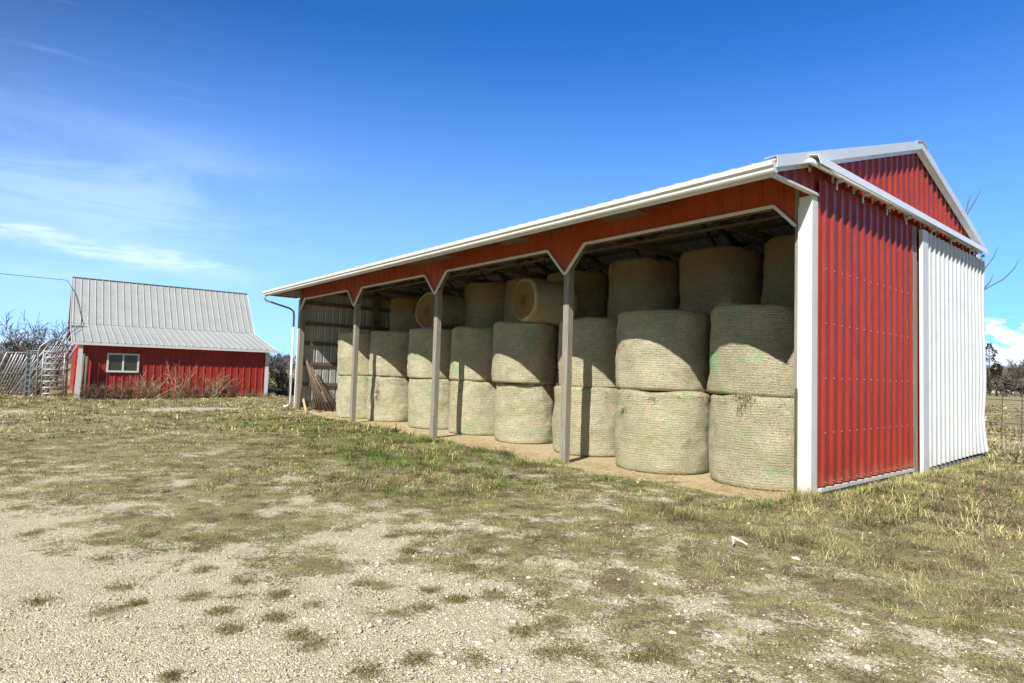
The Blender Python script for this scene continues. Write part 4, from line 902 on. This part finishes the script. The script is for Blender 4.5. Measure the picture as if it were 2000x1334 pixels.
# ---------------------------------------------------------------- plants
def rot(d,ang,rr):
    ax_=d.cross(Vector((rr.gauss(0,1),rr.gauss(0,1),rr.gauss(0,1)))).normalized(); return (Matrix.Rotation(ang,3,ax_)@d).normalized()
def branch(mb,p,d,L,r,depth,rr,nside=4,droop=0.,kids=(3,5),spread=(.4,.9),segs=3,minr=.004):
    pts=[p.copy()];q=p.copy();dd=d.copy()
    for s in range(segs):
        dd=rot(dd,rr.uniform(.05,.22),rr); dd.z-=droop*rr.random(); dd.normalize(); q=q+dd*(L/segs); pts.append(q.copy())
    rs_=[max(minr,r*(1-.75*i/segs)) for i in range(segs+1)]
    mb.tube(pts,rs_,max(3,nside),cap=False)
    if depth>0:
        for k in range(rr.randint(*kids)):
            f_=rr.uniform(.3,1.0); i=min(segs-1,int(f_*segs)); a=pts[i].lerp(pts[i+1],f_*segs-i if i<segs-1 else rr.random())
            branch(mb,a,rot(dd,rr.uniform(*spread),rr),L*rr.uniform(.45,.75),max(minr,r*.5),depth-1,rr,3,droop,kids,spread,segs,minr)
def bare_tree(x,y,z,h,label,cat,group,seed,mat,stems=3,depth=3,minr=.012,r=.05,kids=(3,4),trunkh=.25,spreadup=.35):
    rr=random.Random(seed); t_=thing('bare_tree' if h>2.5 else 'bare_bush',label,cat,(x,y,z),0,group)
    mb=MB(); tp=Vector((rr.uniform(-.1,.1),rr.uniform(-.1,.1),h*trunkh)); mb.tube([(0,0,-.2),tp*.5+Vector((.03,0,0)),tp],[r*1.3,r*1.1,r],6); mb.build('trunk',mat,t_,True)
    mb=MB()
    for s in range(stems):
        d=rot(Vector((0,0,1)),rr.uniform(.1,.35+spreadup),rr); branch(mb,tp.copy(),d,h*rr.uniform(.42,.6),r*.8,depth,rr,4,0,kids,minr=minr)
    mb.build('crown',mat,t_); return t_
def weed(x,y,h,n,label,group,seed,mat='stem',name='dry_weed',lean=.5,sub=3,cat='dry weed',r=.006,z=-.1,spread=.25):
    rr=random.Random(seed); mb=MB()
    for i in range(n):
        p=Vector((rr.gauss(0,spread*.5),rr.gauss(0,spread),-.03)); d=Vector((rr.gauss(0,.3)+.12,rr.gauss(0,.42),1)).normalized(); L=h*rr.uniform(.55,1.1)
        pts=[p];q=p.copy();dd=d.copy()
        bend=Vector((rr.gauss(0,.25),rr.gauss(0,.3),-.12*rr.random()))*lean
        for s in range(5): dd=(dd+bend*.35+Vector((0,rr.gauss(0,.06),0))).normalized(); q=q+dd*L/5; pts.append(q.copy())
        mb.tube(pts,[r,r*.9,r*.8,r*.65,r*.5,r*.3],3,cap=False)
        for k in range(sub):
            j=rr.randint(1,4); e=pts[j]+rot(dd,rr.uniform(.3,1.0),rr)*L*rr.uniform(.12,.32); mb.tube([pts[j],(pts[j]+e)/2+Vector((0,0,.01)),e],[r*.55,r*.5,r*.3],3,cap=False)
    me=bpy.data.meshes.new(name); me.from_pydata(mb.v,[],mb.f); o=link(name,me,None,[M[mat]]); o.location=(x,y,z); tag(o,label,cat,group); return o
M['palestem']=simple('pale_stem',(.52,.44,.31),.9,(.36,.29,.19),4)
gw='dead weeds along the front of the old barn'
spec=[(-27.85,-5.75,.85,85,'dense dark tangle of dead weeds under the left of the barn window','stem',.7,.28),
 (-27.75,-5.1,.75,80,'low arching dead weeds right below the barn window','stem',.9,.3),
 (-27.80,-4.45,1.0,60,'dead weed clump between the window and the pale reeds','stem',.6,.3),
 (-27.75,-3.75,1.25,50,'pale straw coloured reeds leaning right in front of the barn','palestem',.5,.22),
 (-27.85,-3.1,.7,60,'low reddish weed tangle just right of the pale reeds','stem',.9,.3),
 (-28.0,-2.35,1.85,44,'tallest dead weed, branching pale head above the sunlit line of the wall','palestem',.35,.14),
 (-27.85,-1.7,.9,60,'thin brown weeds in the middle right of the barn wall','stem',.6,.3),
 (-27.9,-.9,1.25,60,'feathery pale weed standing upright toward the right of the barn wall','palestem',.35,.2),
 (-27.95,-.2,1.35,44,'slim reddish weed stalks near the right end of the barn wall','stem',.25,.18),
 (-27.9,.7,.45,50,'small weed patch by the right corner of the barn','stem',.8,.25)]
for i,(x,y,h,n,lab,mt,ln_,sp_) in enumerate(spec): weed(x,y,h*1.08,int(n*(.75 if i<4 else .5)),lab,gw,300+i,mt,lean=ln_,spread=sp_,sub=4,r=.012,z=float(gz(np.array([x]),np.array([y]))[0]))
# thicket between barn and shed
gb='bare thicket between the old barn and the shed'
for i,(x,y,h,lab) in enumerate(((-30.2,2.75,1.6,'low dark bramble bush touching the right side of the barn'),(-31.6,3.6,2.0,'taller greenish brown bush in the middle of the thicket'),(-29.6,3.9,1.3,'low tangle of grey sticks right in front of the thicket'),(-33.5,4.9,2.6,'grey bush at the right end of the thicket, next to the downspout'),(-36,3.8,2.8,'pale bare bush at the back of the thicket'))):
    bare_tree(x,y,-.1,h,lab,'bush',gb,500+i,M['twig'],stems=12,depth=3,minr=.007,r=.022,kids=(3,4),trunkh=.06,spreadup=.9)
weed(-29.7,3.3,.7,140,'mat of dead sticks at the foot of the thicket',gb,520,'twig',lean=1.2,spread=.9,name='brush_pile',cat='brush pile',r=.009)
# bare trees at the left, behind the panels
gt='bare trees behind the livestock panels'
for i,(x,y,h,lab) in enumerate(((-41,-10.0,2.6,'bare tree at the far left edge, above the shorter livestock panels'),(-40,-8.3,3.3,'bare tree with an open crown left of the channel post top'),(-42,-7.3,3.9,'dense bare tree straight above the arched gate'),(-41.5,-9.1,3.3,'spiky bare tree between the left edge and the arched gate'),(-43,-6.3,4.2,'tallest bare tree, close to the left end of the barn roof'))):
    bare_tree(x,y,-.1,h,lab,'bare tree',gt,540+i,M['twig'],stems=6,depth=3,minr=.012,r=.06,kids=(3,4),trunkh=.14,spreadup=.6)
for i,(x,y) in enumerate(((-37,-9.4),(-38.5,-7.9),(-44,-8.4),(-45,-11.0))):
    bare_tree(x,y,-.1,2.0,['low grey bush left of the leaning panels','low grey bush behind the channel post','scrubby bush in the gap behind the arched gate','low scrub at the very left edge'][i],'bush','low scrub behind the livestock panels',560+i,M['twig'],stems=14,depth=3,minr=.012,r=.03,kids=(3,4),trunkh=.05,spreadup=1.0)
# twig tips rising behind the shed
t_=thing('bare_tree','thin young tree behind the shed, only its bare twig tips showing past the gable','bare tree',(-1.95,14.2,-.1))
mb=MB(); mb.tube([(0,0,-.1),(.05,0,2.5),(.1,-.1,4.9)],[.07,.05,.035],6); mb.build('trunk',M['twig'],t_,True)
mb=MB(); o_=Vector((1.95,-14.2,.1))
def br_(*P): 
    P=[Vector(p)+o_ for p in P]; mb.tube(P,[.03]+[.014]*(len(P)-2)+[.005],4,cap=False)
br_((-1.85,14.1,4.8),(-1.70,14,6.3),(-1.59,14,6.85),(-1.36,14,7.28),(-1.16,14,7.68)); br_((-1.70,14,6.2),(-1.62,14,6.8),(-1.50,14,7.35),(-1.44,14,7.54))
br_((-1.85,14.1,4.4),(-1.4,14,4.85),(-1.09,14,5.22),(-.90,14,5.50),(-.78,14,5.85)); br_((-1.9,14.1,3.9),(-1.4,14,4.35),(-1.06,14,4.59),(-.66,14,4.83),(-.42,14,5.10),(-.29,14,5.37)); br_((-1.2,14,4.5),(-1.0,14,4.75),(-.9,14,5.0))
mb.build('crown',M['twig'],t_)
# wire fence at the right
F=thing('wire_fence','rusty woven wire fence running right from behind the shed','fence',(-.9,12.2,-.1))
mb=MB()
for k in range(22): x=.1+k*.42; mb.tube([(x,0,0),(x+.03,0,1.5)],.011,4)
for z in (.08,.42,.75,1.08,1.38,1.52): mb.tube([(0,0,z),(4.5,.03,z-.03),(9.3,0,z)],.009,4)
mb.build('wire_mesh',M['dark_steel'],F)
for x in (.0,4.6,9.3):
    mb=MB(); mb.tube([(x,.03,-.3),(x,.03,1.6)],.03,6); mb.build('fence_post',M['dark_steel'],F)
weed(.35,11.6,.55,120,'tangle of dead grass and sticks at the foot of the wire fence','dead growth by the wire fence',600,'palestem',lean=1.2,spread=.6,r=.006)
weed(1.3,12.6,.6,110,'dead stalks beyond the wire fence near the right edge','dead growth by the wire fence',601,'stem',lean=1.2,spread=.8,r=.006)
# conifer and far tree line on the right
def conifer(x,y,h,w_,label,seed,group):
    rr=random.Random(seed); t_=thing('conifer_tree',label,'conifer',(x,y,-.1),0,group)
    mb=MB(); mb.tube([(0,0,-.2),(0,0,h*.95)],[.22,.03],6); mb.build('trunk',M['twig'],t_,True)
    mb=MB()
    for i in range(2600):
        f_=rr.random()**.8; z=h*(.06+.94*f_); rad=w_*(1-f_)**.7*(.75+.35*math.sin(z*2.1+seed))*(.35+.65*rr.random()**.5)+.05; a=rr.uniform(0,6.28)
        p=Vector((math.cos(a)*rad,math.sin(a)*rad,z)); s=.22*rr.uniform(.5,1.3); d=Vector((math.cos(a),math.sin(a),rr.uniform(-.2,.7))).normalized(); u=rot(d,1.57,rr)
        mb.add([p,p+d*s+u*s*.35,p+d*s*1.5,p+d*s-u*s*.35],[(0,1,2,3)])
    me=bpy.data.meshes.new('crown'); me.from_pydata(mb.v,[],mb.f); link('crown',me,t_,[M['needle']]); return t_
def at(az_,d): return CX+d*math.cos(R(az_)),CY+d*math.sin(R(az_))
x,y=at(102.25,165); conifer(x,y,11.0,3.6,'dark conifer just past the right edge of the white door',1,'conifers beyond the field')
x,y=at(101.85,150); conifer(x,y,6.2,3.0,'shorter brownish conifer in front of the taller one',2,'conifers beyond the field')
x,y=at(102.9,175); conifer(x,y,10.0,3.4,'conifer mostly hidden behind the shed, left of the other two',3,'conifers beyond the field')
gr='bare trees along the far edge of the right field'
for i,(a_,d,h,lab) in enumerate(((101.6,190,6.6,'round headed bare tree right of the shorter conifer'),(101.0,200,7.2,'bare tree in the middle of the right tree line'),(100.3,180,7.6,'bare tree at the right edge of the picture'),(99.3,185,9.0,'bare tree just outside the right edge'),(101.3,150,3.8,'low scrub bush below the right tree line'),(100.5,150,3.6,'low scrub bush at the right edge of the field'))):
    x,y=at(a_,d); bare_tree(x,y,-.1,h,lab,'bare tree',gr,620+i,M['twigfar'],stems=9,depth=3,minr=.05,r=.16,kids=(4,5),trunkh=.16,spreadup=.8)
# a pale far building
x,y=at(100.2,260); fb=thing('distant_building','low pale building far off beyond the right tree line','building',(x,y,-.1),R(10))
mb=MB(); mb.box((-9,-3,0),(9,3,3.2)); mb.build('wall',M['trim'],fb); mb=MB(); mb.prism([(-3.4,3.1),(0,4.6),(3.4,3.1),(3.4,3.25),(0,4.8),(-3.4,3.25)],(-9.4,0,0),(0,1,0),(0,0,1),(1,0,0),18.8); mb.build('roof',M['rooftop'],fb)
# far woods: low wooded rise, left and behind
hx=np.linspace(-520,-250,28); hy=np.linspace(-330,420,60); HX,HY=np.meshgrid(hx,hy,indexing='ij')
def hz(X,Y): return 3.2*smooth(-262,-420,X)*1.0+1.5*(fbm(X*.012,Y*.012,81,3)-.5)*smooth(-255,-320,X)-.12
HZ=hz(HX,HY); ii=np.arange(HX.size).reshape(HX.shape)
me=npmesh('hills',np.stack([HX,HY,HZ],-1).reshape(-1,3),np.stack([ii[:-1,:-1],ii[1:,:-1],ii[1:,1:],ii[:-1,1:]],-1).reshape(-1,4))
M['hill']=simple('wooded_hill',(.13,.11,.085),.95,(.10,.10,.06),.05)
tag(link('hills',me,None,[M['hill']]),'low wooded rise far behind the barn','hill',kind='structure')
def woods(name,label,X,Y,Z,H,mats,nst=26,seed=1):
    r_=np.random.RandomState(seed); n=len(X)
    X=np.repeat(X,nst);Y=np.repeat(Y,nst);Z=np.repeat(Z,nst);H=np.repeat(H,nst);N=len(X)
    f_=r_.rand(N); cx_=X+r_.normal(0,1,N)*H*.16*(1.15-f_*.8); cy_=Y+r_.normal(0,1,N)*H*.16*(1.15-f_*.8); z=Z+H*(.08+f_*.72)
    L=H*r_.uniform(.14,.34,N); a=r_.uniform(0,6.28,N); le=np.abs(r_.normal(0,.45,N)); dx=np.sin(le)*np.cos(a)*L;dy=np.sin(le)*np.sin(a)*L;dz=np.cos(le)*L; w_=.028*H
    V=np.stack([np.stack([cx_,cy_-w_,z],-1),np.stack([cx_,cy_+w_,z],-1),np.stack([cx_+dx,cy_+dy,z+dz],-1)],1).reshape(-1,3)
    me=npmesh(name,V,np.arange(N*3).reshape(-1,3)); return tag(link(name,me,None,mats),label,'woods',kind='stuff')
r_=np.random.RandomState(4); n=1500; X=-256-200*r_.rand(n)**1.3; Y=r_.uniform(-320,400,n); woods('far_woods','grey leafless woods on the rise far behind the barn',X,Y,hz(X,Y),r_.uniform(4.5,7.0,n),[M['twigfar']])
n=120; X=-270-170*r_.rand(n); Y=r_.uniform(-300,380,n); woods('far_woods','scattered dark cedars standing in the far woods',X,Y,hz(X,Y),r_.uniform(4.5,7.5,n),[M['needle']],40,9)
n=420; A_=r_.uniform(90,108,n); d=r_.uniform(205,300,n); X=CX+d*np.cos(np.radians(A_)); Y=CY+d*np.sin(np.radians(A_)); woods('far_woods','hazy leafless woods beyond the right field',X,Y,0*X-.1,r_.uniform(5,9,n),[M['twigfar']],30,12)
print('objects',len(bpy.data.objects))
